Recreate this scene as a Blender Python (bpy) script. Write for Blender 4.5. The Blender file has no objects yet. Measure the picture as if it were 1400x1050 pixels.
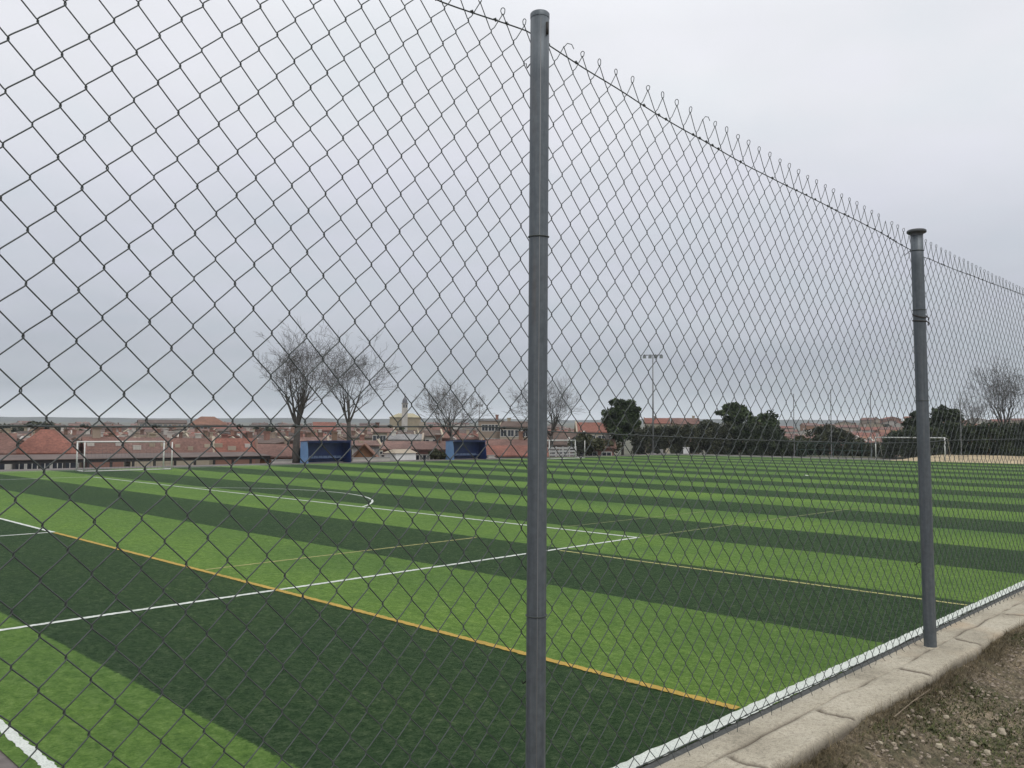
import bpy, math, random
from mathutils import Vector, Matrix, noise as mnoise
R = random.Random(7)
HAZE = .00022
PI = math.pi
scene = bpy.context.scene
COL = scene.collection

# ------------------------------------------------------------------ camera
F, PITCH, ROLL, YAW, CZ, CX, CY = 1154.37, .0576722, .00613572, .7739019, 2.82877, -2.48725, -4.43432
CAM = Vector((CX, CY, CZ))
fw = Vector((math.cos(PITCH)*math.cos(YAW), math.cos(PITCH)*math.sin(YAW), math.sin(PITCH)))
rt0 = Vector((math.sin(YAW), -math.cos(YAW), 0)); up0 = rt0.cross(fw)
cr, sr = math.cos(ROLL), math.sin(ROLL)
RT = cr*rt0 + sr*up0; UP = -sr*rt0 + cr*up0
cam = bpy.data.cameras.new('camera'); co = bpy.data.objects.new('camera', cam); COL.objects.link(co)
cam.sensor_width = 36; cam.lens = F/1400*36; cam.clip_start = .05; cam.clip_end = 20000
m = Matrix((RT, UP, -fw)).transposed().to_4x4(); m.translation = CAM; co.matrix_world = m
scene.camera = co

def ray(px, py):
    return fw + (px-700)/F*RT - (py-525)/F*UP
def hor(px):                       # horizon row at a photo column
    a = fw + (px-700)/F*RT
    return 525 + F*a.z/UP.z
def atY(px, py, Y):
    d = ray(px, py); return CAM + d*((Y-CY)/d.y)
def atX(px, py, X):
    d = ray(px, py); return CAM + d*((X-CX)/d.x)
def atD(px, py, D):                # D = horizontal distance from the camera
    d = ray(px, py); return CAM + d*(D/math.hypot(d.x, d.y))

# ------------------------------------------------------------------ materials
def newmat(name):
    m = bpy.data.materials.new(name); m.use_nodes = True
    nt = m.node_tree; b = nt.nodes['Principled BSDF']; return m, nt, b
def N(nt, t, **kw):
    n = nt.nodes.new(t)
    for k, v in kw.items():
        if k in n.inputs: n.inputs[k].default_value = v
        else: setattr(n, k, v)
    return n
def L(nt, a, b): nt.links.new(a, b)
def rgb(c): return (c[0], c[1], c[2], 1)
def ramp(nt, fac, stops, interp='LINEAR'):
    r = nt.nodes.new('ShaderNodeValToRGB'); r.color_ramp.interpolation = interp
    e = r.color_ramp.elements
    while len(e) > 1: e.remove(e[-1])
    e[0].position = stops[0][0]; e[0].color = rgb(stops[0][1])
    for p, c in stops[1:]:
        q = e.new(p); q.color = rgb(c)
    L(nt, fac, r.inputs[0]); return r.outputs[0]
def noise(nt, vec, scale, detail=4, rough=.6, dist=0):
    n = N(nt, 'ShaderNodeTexNoise', Scale=scale, Detail=detail, Roughness=rough, Distortion=dist)
    if vec is not None: L(nt, vec, n.inputs['Vector'])
    return n.outputs['Fac']
def coord(nt, kind='Object'): return nt.nodes.new('ShaderNodeTexCoord').outputs[kind]
def mapping(nt, vec, scale=(1,1,1), rot=(0,0,0)):
    n = nt.nodes.new('ShaderNodeMapping'); n.inputs['Scale'].default_value = scale; n.inputs['Rotation'].default_value = rot
    L(nt, vec, n.inputs['Vector']); return n.outputs[0]
def mix(nt, fac, a, b, mode='MIX'):
    n = nt.nodes.new('ShaderNodeMix'); n.data_type = 'RGBA'; n.blend_type = mode
    for s, v in ((0, fac), (6, a), (7, b)):
        if hasattr(v, 'is_output'): L(nt, v, n.inputs[s])
        else: n.inputs[s].default_value = v if s == 0 else rgb(v)
    return n.outputs[2]
def math_(nt, op, a, b=0, clamp=False):
    n = nt.nodes.new('ShaderNodeMath'); n.operation = op; n.use_clamp = clamp
    for i, v in enumerate((a, b)):
        if hasattr(v, 'is_output'): L(nt, v, n.inputs[i])
        else: n.inputs[i].default_value = v
    return n.outputs[0]
def bump(nt, b, h, strength=.3, dist=.01):
    n = N(nt, 'ShaderNodeBump', Strength=strength, Distance=dist); L(nt, h, n.inputs['Height']); L(nt, n.outputs[0], b.inputs['Normal'])
def simple(name, c, rough=.7, metal=0, var=.25, scale=3., bmp=0, rnd=.0, kind='Object'):
    m, nt, b = newmat(name)
    v = coord(nt, kind)
    f = noise(nt, v, scale, 5)
    lo = [x*(1-var) for x in c]; hi = [min(1, x*(1+var)) for x in c]
    col = ramp(nt, f, [(.3, lo), (.7, hi)])
    if rnd:
        oi = nt.nodes.new('ShaderNodeObjectInfo')
        hs = nt.nodes.new('ShaderNodeHueSaturation')
        L(nt, math_(nt, 'ADD', math_(nt, 'MULTIPLY', oi.outputs['Random'], 2*rnd), 1-rnd), hs.inputs['Value'])
        L(nt, math_(nt, 'ADD', math_(nt, 'MULTIPLY', oi.outputs['Random'], .03), .485), hs.inputs['Hue'])
        L(nt, col, hs.inputs['Color']); col = hs.outputs[0]
    L(nt, col, b.inputs['Base Color']); b.inputs['Roughness'].default_value = rough; b.inputs['Metallic'].default_value = metal
    if bmp: bump(nt, b, noise(nt, v, scale*6, 3), bmp, .01)
    return m

def turf_mat():
    m, nt, b = newmat('artificial_turf')
    v = coord(nt)
    sep = nt.nodes.new('ShaderNodeSeparateXYZ'); L(nt, v, sep.inputs[0])
    wob = math_(nt, 'MULTIPLY', math_(nt, 'SUBTRACT', noise(nt, v, 22, 5, .8), .5), .16)
    x = math_(nt, 'ADD', sep.outputs[0], wob)
    # rolls of turf laid across the pitch, 3.97 m wide, alternately light and dark
    t = math_(nt, 'FRACT', math_(nt, 'DIVIDE', math_(nt, 'ADD', x, 7.94*4 - 1.5), 7.94))
    light = ramp(nt, t, [(0, (0,0,0)), (.498, (0,0,0)), (.502, (1,1,1)), (.998, (1,1,1)), (1, (0,0,0))])
    # grain of the fibres and streaks where the pile lies over
    fine = noise(nt, mapping(nt, v, (1, 1.5, 1), (0, 0, .4)), 14, 8, .95, .6)
    tuft = noise(nt, mapping(nt, v, (1, .55, 1), (0, 0, -.5)), 9, 5, .75, .5)
    med = noise(nt, mapping(nt, v, (1.5, .6, 1), (0, 0, .5)), 3.2, 6, .75)
    big = noise(nt, v, .3, 4)
    roll = noise(nt, mapping(nt, v, (.26, .012, 1)), 1.0, 1)
    fm = math_(nt, 'ADD', math_(nt, 'MULTIPLY', fine, .7), math_(nt, 'MULTIPLY', tuft, .3))
    lc = ramp(nt, fm, [(.38, (.026,.060,.010)), (.5, (.080,.148,.031)), (.62, (.172,.25,.082))])
    dc = ramp(nt, fm, [(.39, (.002,.008,.003)), (.5, (.015,.035,.0135)), (.61, (.085,.112,.062))])
    c = mix(nt, light, dc, lc)
    c = mix(nt, 1, c, ramp(nt, med, [(.3, (.80,.82,.86)), (.7, (1.2,1.17,1.08))]), 'MULTIPLY')
    c = mix(nt, 1, c, ramp(nt, big, [(.3, (.86,.88,.95)), (.7, (1.14,1.1,.98))]), 'MULTIPLY')
    c = mix(nt, 1, c, ramp(nt, roll, [(.3, (.84,.86,.9)), (.7, (1.16,1.13,1.05))]), 'MULTIPLY')
    L(nt, c, b.inputs['Base Color']); b.inputs['Roughness'].default_value = .9
    b.inputs['Specular IOR Level'].default_value = .06
    b.inputs['Sheen Weight'].default_value = .085; b.inputs['Sheen Roughness'].default_value = .35; b.inputs['Sheen Tint'].default_value = (.55, 1, .45, 1)
    bump(nt, b, fm, .8, .03)
    return m

def concrete_mat():
    m, nt, b = newmat('cast_concrete')
    v = coord(nt)
    n1 = noise(nt, v, 3, 6, .65); n2 = noise(nt, v, 70, 6, .8); n3 = noise(nt, v, 260, 2)
    c = ramp(nt, n1, [(.3, (.275,.248,.19)), (.5, (.385,.35,.272)), (.72, (.475,.437,.35))])
    c = mix(nt, 1, c, ramp(nt, n2, [(.34, (.62,.61,.6)), (.5, (1,1,1)), (.68, (1.15,1.14,1.12))]), 'MULTIPLY')
    c = mix(nt, 1, c, ramp(nt, n3, [(.33, (.6,.58,.55)), (.45, (1,1,1))]), 'MULTIPLY')
    tan = noise(nt, v, 1.3, 3)
    c = mix(nt, ramp(nt, tan, [(.55, (0,0,0)), (.66, (.5,.5,.5))]), c, (.42,.30,.185))
    at = nt.nodes.new('ShaderNodeAttribute'); at.attribute_name = 'tint'    # soil packed into joints and cracks
    c = mix(nt, at.outputs['Fac'], c, (.075,.058,.042))
    L(nt, c, b.inputs['Base Color']); b.inputs['Roughness'].default_value = .92
    h = math_(nt, 'ADD', math_(nt, 'MULTIPLY', n2, .6), math_(nt, 'MULTIPLY', n3, .4))
    bump(nt, b, h, .5, .008)
    return m

def dirt_mat():
    m, nt, b = newmat('dry_earth')
    v = coord(nt)
    n1 = noise(nt, v, 2.2, 5, .6); n2 = noise(nt, v, 34, 7, .85); n3 = noise(nt, v, 9, 6, .7)
    c = ramp(nt, n1, [(.36, (.13,.115,.068)), (.5, (.225,.182,.122)), (.66, (.37,.30,.21))])
    c = mix(nt, 1, c, ramp(nt, n2, [(.36, (.22,.21,.2)), (.5, (1,1,1)), (.66, (2.0,1.95,1.85))]), 'MULTIPLY')
    c = mix(nt, ramp(nt, n3, [(.5, (0,0,0)), (.62, (.5,.5,.5))]), c, (.055,.07,.022))
    L(nt, c, b.inputs['Base Color']); b.inputs['Roughness'].default_value = 1
    bump(nt, b, n2, .9, .03)
    return m

def roof_mat(name, c):
    m, nt, b = newmat(name)
    v = coord(nt)
    n1 = noise(nt, v, .45, 5, .7); n2 = noise(nt, v, 4.5, 3, .7)
    lo = [x*.6 for x in c]; hi = [min(1, x*1.3) for x in c]
    col = ramp(nt, n1, [(.3, lo), (.7, hi)])
    col = mix(nt, 1, col, ramp(nt, n2, [(.3, (.6,.6,.62)), (.7, (1.3,1.28,1.25))]), 'MULTIPLY')
    w = nt.nodes.new('ShaderNodeTexWave'); w.wave_type = 'BANDS'; w.bands_direction = 'X'; w.inputs['Scale'].default_value = 4.5
    w.inputs['Distortion'].default_value = .6; L(nt, v, w.inputs['Vector'])
    col = mix(nt, 1, col, ramp(nt, w.outputs['Fac'], [(0, (.86,.86,.86)), (1, (1.08,1.08,1.08))]), 'MULTIPLY')
    L(nt, col, b.inputs['Base Color']); b.inputs['Roughness'].default_value = .9
    bump(nt, b, w.outputs['Fac'], .5, .06)
    return m

def leaf_mat(name, dark, mid, light):
    m, nt, b = newmat(name)
    v = coord(nt)
    a = nt.nodes.new('ShaderNodeAttribute'); a.attribute_name = 'tint'
    n = noise(nt, v, .7, 3)
    f = math_(nt, 'ADD', math_(nt, 'MULTIPLY', a.outputs['Fac'], .65), math_(nt, 'MULTIPLY', n, .35))
    L(nt, ramp(nt, f, [(.2, dark), (.5, mid), (.85, light)]), b.inputs['Base Color'])
    b.inputs['Roughness'].default_value = .7; b.inputs['Specular IOR Level'].default_value = .25
    return m

M = {}
M['turf'] = turf_mat(); M['concrete'] = concrete_mat(); M['dirt'] = dirt_mat()
def paint_mat(name, c):
    m, nt, b = newmat(name); v = coord(nt)
    f = noise(nt, v, 70, 4, .7); g = noise(nt, v, 3, 4)
    col = ramp(nt, f, [(.28, [x*.5 for x in c]), (.5, c), (.75, [min(1, x*1.15) for x in c])])
    col = mix(nt, 1, col, ramp(nt, g, [(.3, (.82,.84,.82)), (.7, (1.05,1.05,1.05))]), 'MULTIPLY')
    L(nt, col, b.inputs['Base Color']); b.inputs['Roughness'].default_value = .9; bump(nt, b, f, .5, .01); return m
M['line_white'] = paint_mat('white_turf_fibre', (.56,.59,.55))
M['line_yellow'] = paint_mat('yellow_turf_fibre', (.40,.265,.045))
M['line_pale'] = paint_mat('pale_yellow_turf_fibre', (.36,.34,.13))
M['line_worn'] = paint_mat('worn_yellow_turf_fibre', (.17,.20,.07))
M['pave'] = simple('grey_paving', (.12,.105,.098), .9, var=.25, scale=6, bmp=.4)
M['channel'] = simple('dark_channel', (.055,.058,.055), .9, var=.4, scale=20, bmp=.4)
M['earth'] = simple('far_ground', (.085,.085,.055), 1, var=.4, scale=.05)
M['bank'] = simple('beige_bank', (.36,.29,.185), 1, var=.35, scale=1.5, bmp=.6)
def galv_mat():
    m, nt, b = newmat('galvanised_steel'); v = coord(nt)
    st = noise(nt, mapping(nt, v, (60, 60, 2.2)), 1, 5, .7); sp = noise(nt, v, 55, 4, .7); big = noise(nt, v, 2.5, 3)
    c = ramp(nt, st, [(.3, (.088,.104,.117)), (.55, (.125,.143,.158)), (.75, (.175,.19,.20))])
    c = mix(nt, 1, c, ramp(nt, sp, [(.3, (.8,.8,.8)), (.7, (1.15,1.15,1.15))]), 'MULTIPLY')
    c = mix(nt, ramp(nt, math_(nt, 'MULTIPLY', big, st), [(.30, (0,0,0)), (.42, (.35,.35,.35))]), c, (.10,.075,.06))
    L(nt, c, b.inputs['Base Color']); b.inputs['Metallic'].default_value = .5
    L(nt, ramp(nt, sp, [(.3, (.42,.42,.42)), (.7, (.6,.6,.6))]), b.inputs['Roughness']); bump(nt, b, sp, .06, .002)
    return m
M['galv'] = galv_mat()
M['wire'] = simple('galvanised_wire', (.058,.068,.066), .6, .2, var=.2, scale=30)
M['cap'] = simple('dull_plastic_cap', (.07,.077,.082), .6, var=.2, scale=30)
M['rust'] = simple('old_tie_wire', (.04,.037,.035), .7, .3, var=.3, scale=40)
M['goal'] = simple('white_goal_paint', (.62,.62,.60), .4, var=.08, scale=3)
M['net'] = simple('dark_net_cord', (.10,.105,.105), .9, var=.2)
M['blue_dark'] = simple('dark_blue_panel', (.012,.03,.12), .35, var=.25, scale=2)
M['blue_light'] = simple('light_blue_panel', (.13,.24,.42), .3, var=.15, scale=2)
M['seat'] = simple('pale_seat_plastic', (.13,.18,.28), .4, var=.2)
M['bark'] = simple('grey_brown_bark', (.075,.066,.058), .95, var=.3, scale=6, bmp=.3)
M['bark_pale'] = simple('pale_grey_bark', (.105,.095,.083), .95, var=.3, scale=6, bmp=.3)
M['leaf'] = leaf_mat('evergreen_leaf', (.014,.024,.010), (.040,.062,.024), (.09,.12,.045))
M['leaf_hedge'] = leaf_mat('hedge_leaf', (.017,.021,.013), (.046,.053,.028), (.10,.105,.058))
M['leaf_olive'] = leaf_mat('olive_leaf', (.025,.030,.014), (.055,.06,.028), (.11,.105,.05))
M['leaf_cypress'] = leaf_mat('cypress_leaf', (.013,.021,.010), (.033,.048,.022), (.075,.092,.040))
M['glass'] = simple('dark_window_glass', (.03,.035,.045), .15, var=.3)
M['frame'] = simple('white_window_frame', (.42,.41,.38), .6, var=.1)
WALLC = {'white': (.56,.53,.48), 'cream': (.47,.41,.31), 'beige': (.38,.315,.235), 'pink brick': (.30,.165,.125), 'orange brick': (.27,.125,.07), 'brown brick': (.20,.125,.09), 'grey': (.33,.32,.31), 'pale yellow': (.43,.38,.25)}
ROOFC = {'red': (.225,.092,.066), 'faded red': (.18,.098,.078), 'brown': (.115,.08,.064), 'orange': (.225,.108,.065), 'pinkish': (.195,.118,.098), 'dark brown': (.08,.06,.05), 'grey': (.25,.25,.25)}
WM = {k: simple(k.replace(' ', '_')+'_wall', [q*.78 for q in c], .95, var=.14, scale=.8, rnd=.1) for k, c in WALLC.items()}
RM = {k: roof_mat(k.replace(' ', '_')+'_roof', c) for k, c in ROOFC.items()}
M['canopy_top'] = simple('rusty_canopy_sheet', (.095,.068,.058), .8, var=.25, scale=.6)
M['canopy_dark'] = simple('dark_canopy_steel', (.03,.028,.027), .8, var=.3)
M['steel_far'] = simple('weathered_pole_steel', (.20,.205,.21), .6, .2, var=.15)
M['green_steel'] = simple('green_coated_steel', (.035,.075,.06), .6, var=.2)
M['lamp'] = simple('floodlight_housing', (.10,.105,.115), .5, var=.2)
M['lamp_glass'] = simple('floodlight_glass', (.45,.47,.5), .15, var=.1)
M['stone'] = simple('limestone', (.34,.29,.22), .95, var=.35, scale=18, bmp=.6, rnd=.25)
M['straw'] = leaf_mat('dry_grass', (.05,.04,.024), (.115,.092,.052), (.23,.185,.105))
M['weed'] = leaf_mat('low_green_weed', (.026,.034,.012), (.062,.072,.024), (.12,.13,.045))
M['twig'] = simple('dry_twig', (.20,.16,.11), .95, var=.2, scale=20)
M['dome'] = simple('slate_dome', (.10,.10,.115), .6, var=.2)
M['plastic_white'] = simple('white_plastic', (.68,.68,.66), .5, var=.08)
M['slat'] = simple('weathered_white_slat', (.36,.36,.35), .7, var=.2)
M['grey_plain'] = simple('weathered_grey_render', (.30,.295,.28), .9, var=.15)

# ------------------------------------------------------------------ mesh helpers
class MB:
    def __init__(s): s.v = []; s.f = []; s.t = []
    def quad(s, a, b, c, d, tint=None):
        i = len(s.v); s.v += [tuple(a), tuple(b), tuple(c), tuple(d)]; s.f.append((i, i+1, i+2, i+3)); s.t.append(tint)
    def tri(s, a, b, c, tint=None):
        i = len(s.v); s.v += [tuple(a), tuple(b), tuple(c)]; s.f.append((i, i+1, i+2)); s.t.append(tint)
    def box(s, x0, x1, y0, y1, z0, z1, mat=None):
        i = len(s.v)
        P = [(x0,y0,z0),(x1,y0,z0),(x1,y1,z0),(x0,y1,z0),(x0,y0,z1),(x1,y0,z1),(x1,y1,z1),(x0,y1,z1)]
        if mat is not None: P = [tuple(mat @ Vector(p)) for p in P]
        s.v += P
        for f in ((0,3,2,1),(4,5,6,7),(0,1,5,4),(1,2,6,5),(2,3,7,6),(3,0,4,7)): s.f.append(tuple(i+k for k in f)); s.t.append(None)
    def tube(s, pts, rad, n=6, cap=True, tint=None):
        pts = [Vector(p) for p in pts]
        if not hasattr(rad, '__len__'): rad = [rad]*len(pts)
        base = len(s.v); ref = None
        for k, p in enumerate(pts):
            if k == 0: d = pts[1]-p
            elif k == len(pts)-1: d = p-pts[k-1]
            else: d = pts[k+1]-pts[k-1]
            if d.length < 1e-9: d = Vector((0,0,1))
            d.normalize()
            if ref is None:
                ref = Vector((1,0,0)) if abs(d.x) < .8 else Vector((0,1,0))
            a = (ref - d*ref.dot(d)); a.normalize(); ref = a; b = d.cross(a)
            for j in range(n):
                t = 2*PI*j/n
                s.v.append(tuple(p + (a*math.cos(t)+b*math.sin(t))*rad[k]))
        for k in range(len(pts)-1):
            for j in range(n):
                s.f.append((base+k*n+j, base+k*n+(j+1)%n, base+(k+1)*n+(j+1)%n, base+(k+1)*n+j)); s.t.append(tint)
        if cap:
            s.f.append(tuple(base+j for j in range(n-1, -1, -1))); s.t.append(tint)
            s.f.append(tuple(base+(len(pts)-1)*n+j for j in range(n))); s.t.append(tint)
    def lathe(s, prof, n=24, org=(0,0,0)):
        base = len(s.v); o = Vector(org)
        for r, z in prof:
            for j in range(n):
                t = 2*PI*j/n; s.v.append((o.x+r*math.cos(t), o.y+r*math.sin(t), o.z+z))
        for k in range(len(prof)-1):
            for j in range(n):
                s.f.append((base+k*n+j, base+k*n+(j+1)%n, base+(k+1)*n+(j+1)%n, base+(k+1)*n+j)); s.t.append(None)
    def build(s, name, mat, parent=None, smooth=False):
        me = bpy.data.meshes.new(name); me.from_pydata(s.v, [], s.f); me.materials.append(mat)
        if any(t is not None for t in s.t):
            a = me.attributes.new('tint', 'FLOAT', 'FACE'); a.data.foreach_set('value', [t if t is not None else .5 for t in s.t])
        if smooth: me.polygons.foreach_set('use_smooth', [True]*len(me.polygons))
        me.update()
        o = bpy.data.objects.new(name, me); COL.objects.link(o)
        if parent: o.parent = parent
        return o
def tag(o, label=None, cat=None, group=None, kind=None):
    if label: o['label'] = label
    if cat: o['category'] = cat
    if group: o['group'] = group
    if kind: o['kind'] = kind
    return o
def thing(name, label, cat, loc=(0,0,0), rz=0, group=None):
    o = bpy.data.objects.new(name, None); COL.objects.link(o); o.empty_display_size = .1
    o.location = loc; o.rotation_euler = (0, 0, rz)
    return tag(o, label, cat, group)
def struct(name, mb, mat):
    return tag(mb.build(name, mat), kind='structure')
def copy_tree(o, parent=None):
    c = o.copy(); COL.objects.link(c)
    if parent: c.parent = parent
    for ch in list(o.children): copy_tree(ch, c)
    return c

# ------------------------------------------------------------------ terrain
ZK = CZ-1.05                      # top of the concrete wall
def interp(tab, x):
    if x <= tab[0][0]: return tab[0][1]
    for (a, b), (c, d) in zip(tab, tab[1:]):
        if x <= c: return b+(d-b)*(x-a)/(c-a)
    return tab[-1][1]
LT = [(70,607),(95,601),(135,597),(180,591.5),(240,587),(330,583),(460,580),(650,577),(950,574.5),(1500,572.5),(2500,571),(6000,572)]
RT_ = [(70,612),(110,612),(160,606),(240,598),(330,589),(430,580),(540,572),(650,570),(1000,571),(2500,574),(6000,576)]
def top_row(px, D):
    t = min(1, max(0, (px-900)/200))
    a = interp(LT, D)+ (hor(px)-hor(100))*.6; b = interp(RT_, D)
    if px > 1000: b += 9*max(0, 1-abs(px-1080)/110)*(1 if D > 200 else 0) - 3*max(0, 1-abs(px-1235)/90)*(1 if D > 300 else 0)
    return a*(1-t)+b*t
def ground_z(px, D, h=7.2):
    return atD(px, top_row(px, D), D).z - h
def px_of(x, y):
    d = Vector((x-CX, y-CY, 0)); f2 = d.dot(fw)
    if f2 < .2*d.length: return None
    return 700+F*d.dot(RT)/f2
def terrain(x, y):
    D = math.hypot(x-CX, y-CY)
    if x < 101.5 and -200 < y < 64 and x > -60: return -1.0 if D < 400 else -3
    px = px_of(x, y)
    if px is None: return -4
    z = ground_z(min(1900, max(-500, px)), max(D, 70))
    if x > 101.5 and y < 64: # behind the far goal: level, then the hill
        t = min(1, max(0, (x-118)/30)); z = -.1*(1-t)+z*t
    if D < 85 and y > 64: z = min(z, -2.4)
    z += 1.2*(mnoise.noise(Vector((x*.004, y*.004, 0))))*min(1, D/600)*2
    return z
def polar_ground():
    mb = MB(); ds = [0,4,10,20,35,50,60,66,72,78,85,95,105,115,130,150,170,200,235,275,320,375,440,520,620,740,900,1100,1400,1800,2500]
    angs = []
    a = -PI
    while a < PI-1e-6:
        angs.append(a); a += math.radians(1.0 if abs(a-YAW) < math.radians(42) else 6)
    n = len(angs)
    for d in ds:
        for a in angs:
            x, y = CX+d*math.cos(a), CY+d*math.sin(a); mb.v.append((x, y, terrain(x, y)))
    for k in range(len(ds)-1):
        for j in range(n):
            mb.f.append((k*n+j, (k+1)*n+j, (k+1)*n+(j+1)%n, k*n+(j+1)%n)); mb.t.append(None)
    return mb
struct('ground', polar_ground(), M['earth'])
# far ridge closing the horizon
def ridge(name, D, y0, amp, px0, px1, mat, seed, depth=900):
    mb = MB(); n = 120; rows = []
    for k, (dd, hh) in enumerate(((0, 0), (.5, 1), (1, 0))):
        row = []
        for i in range(n+1):
            px = px0+(px1-px0)*i/n
            yy = y0 + (hor(px)-hor(100))*.6 + amp*(mnoise.noise(Vector((px*.006, seed, 0)))+.4*mnoise.noise(Vector((px*.03, seed, 3))))
            top = atD(px, yy, D+depth*.5)
            p = atD(px, yy, D+depth*dd); row.append((p.x, p.y, top.z if hh else -12))
        rows.append(row)
    for r in rows: mb.v += r
    for k in range(2):
        for i in range(n): mb.f.append((k*(n+1)+i, k*(n+1)+i+1, (k+1)*(n+1)+i+1, (k+1)*(n+1)+i)); mb.t.append(None)
    return struct(name, mb, mat)
M['hill_far'] = simple('far_wooded_hill', (.075,.085,.075), 1, var=.35, scale=.012)
ridge('hills', 1700, 570.3, 2.4, -500, 1900, M['hill_far'], 2.3, 600)

# ------------------------------------------------------------------ pitch
mb = MB(); mb.box(-30, 101.2, -2.86, 63.6, -9, -.012); struct('pavement', mb, M['pave'])
mb = MB(); mb.quad((-.17,-.097,0), (94.6,-.097,0), (94.6,60.2,0), (-.17,60.2,0)); struct('turf_pitch', mb, M['turf'])
mb = MB(); mb.box(-.3, 96, -.42, -.099, -.02, -.006); struct('drain_channel', mb, M['channel'])

def strip(p0, p1, w, z=.004, seg=None, ragged=.012):
    """a marking with frayed fibre edges"""
    mb = MB(); p0 = Vector(p0+(0,)); p1 = Vector(p1+(0,)); d = p1-p0; n = Vector((-d.y, d.x, 0)).normalized()
    near = min((p0-CAM).length, (p1-CAM).length)
    k = max(2, int(d.length/(seg or (.035 if near < 30 else 1.0))))
    k = min(k, 1400)
    prev = None
    for i in range(k+1):
        p = p0+d*(i/k)
        a = p + n*(w/2+R.uniform(-ragged, ragged)); b = p - n*(w/2+R.uniform(-ragged, ragged))
        mb.v += [(a.x, a.y, z), (b.x, b.y, z)]
        if i: j = 2*i; mb.f.append((j-2, j-1, j+1, j)); mb.t.append(None)
    return mb
def merge(*ms):
    o = MB()
    for q in ms:
        k = len(o.v); o.v += q.v; o.f += [tuple(i+k for i in f) for f in q.f]; o.t += q.t
    return o
def arc(c, r, a0, a1, w=.12, z=.006, n=60):
    mb = MB()
    for i in range(n+1):
        a = a0+(a1-a0)*i/n
        for q in (r-w/2, r+w/2): mb.v.append((c[0]+q*math.cos(a), c[1]+q*math.sin(a), z))
        if i: j = 2*i; mb.f.append((j-2, j, j+1, j-1)); mb.t.append(None)
    return mb
W, LEN, YC = 59.0, 95.1, 9.28
struct('touchline_marking', strip((0,-.012), (LEN-1.2,-.012), .165, .004), M['line_white'])
struct('goal_line_marking', merge(strip((.01,.075), (.01,W), .098, .004)), M['line_white'])
struct('far_touchline_marking', strip((0,W), (LEN-1.2,W), .12, .004), M['line_white'])
hw = .055
struct('penalty_area_marking', merge(strip((.07,9.16), (16.45,9.30), .115, .006), strip((16.5,9.24), (16.5,W-YC), .12, .006), strip((.07,W-YC), (16.43,W-YC), .12, .006)), M['line_white'])
struct('goal_area_marking', merge(strip((.07,21.1), (5.45,21.1), .115, .008), strip((5.5,21.04), (5.5,W-21.0), .115, .010)), M['line_white'])
struct('penalty_arc_marking', arc((11,W/2-.2), 9.15, -math.acos(5.57/9.15), math.acos(5.57/9.15), .085), M['line_white'])
struct('far_penalty_marking', merge(strip((78.6,YC), (78.6,W-YC), .12, .004), strip((78.7,YC), (93.8,YC), .12, .004), strip((78.7,W-YC), (93.8,W-YC), .12, .004)), M['line_white'])
spot = MB(); spot.lathe([(0,.0),(.2,0)], 20, (53.9,22.0,.005)); struct('pitch_mark', merge(spot, strip((53.3,21.7), (54.3,22.3), .10, .009)), M['line_white'])
struct('yellow_cross_line_marking', strip((5.5,.09), (5.5,20.95), .115, .010), M['line_yellow'])
struct('yellow_area_marking', merge(strip((5.62,12.2), (13.3,12.3), .07, .004), strip((13.05,.1), (13.05,9.1), .085, .004)), M['line_pale'])
struct('worn_line_marking', merge(strip((16.62,9.3), (29.9,9.0), .085, .004), arc((29.6,6.9), 2.1, PI*.5, PI*.12, .085, .004, 16), strip((16.62,12.4), (25,12.2), .07, .004)), M['line_worn'])

# ------------------------------------------------------------------ near wall and dirt
def wall_top(x, y): return .006*mnoise.noise(Vector((x*1.7, y*6, 1)))+.004*mnoise.noise(Vector((x*7, y*9, 4)))
def seam_y(x): return -2.965+.011*mnoise.noise(Vector((x*.9, .3, 0)))+.012*mnoise.noise(Vector((x*5, 2, 0)))
mb = MB(); xs = [-9+.1*i for i in range(84)]+[-.6+.01*i for i in range(541)]+[4.82+.06*i for i in range(50)]+[8+.5*i for i in range(1, 185)]
CR = []      # transverse cracks
x = -8.35
while x < 30: CR.append((x, R.uniform(-.35, .35), R.uniform(.65, 1))); x += R.uniform(.55, .95)
VT = []
for i, x in enumerate(xs):
    sy = seam_y(x); op = max(0, min(1, 2.6*mnoise.noise(Vector((x*1.7, 5, 0)))+.9*mnoise.noise(Vector((x*9, 5, 3)))+.70)); wd = .002+.005*op
    row = [(-2.852, ZK-.006, 0), (-2.858, ZK, 0), (-2.89, ZK, 0), (sy+.03, ZK, 0), (sy+wd, ZK+.001, .2*op), (sy+.3*wd, ZK-.010*op, op), (sy-.6*wd, ZK-.010*op, op), (sy-wd-.001, ZK+.002, .2*op), (sy-.02, ZK+.003, 0)]
    oe = -3.118+.014*mnoise.noise(Vector((x*3, 9, 0)))+.008*mnoise.noise(Vector((x*14, 9, 2)))
    for k in range(1, 10): row.append((sy-.02+(oe+.014-sy+.02)*k/9, ZK+.002, 0))
    row += [(oe, ZK-.008, .25), (oe-.004, ZK-.03, .7), (oe-.006, ZK-.35, 1)]
    for j, (y, z, t) in enumerate(row):
        dz = wall_top(x, y) if 1 < j < 19 else 0
        if 8 <= j <= 17 and x < 12:
            for c, sl, st in CR:
                d = abs(x-(c+.016*mnoise.noise(Vector((y*11, c, 0)))+.012*mnoise.noise(Vector((y*40, c, 4)))+(y+3)*sl))
                w_ = .014*st*max(.25, 1+1.2*mnoise.noise(Vector((y*14, c, 7))))
                if d < w_*1.6: dz -= .008*max(0, 1-d/w_/1.6); t = max(t, min(1, st*1.5*max(0, 1-d/w_/1.6)))
        mb.v.append((x, y, z+dz)); VT.append(t)
nr = len(row)
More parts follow.
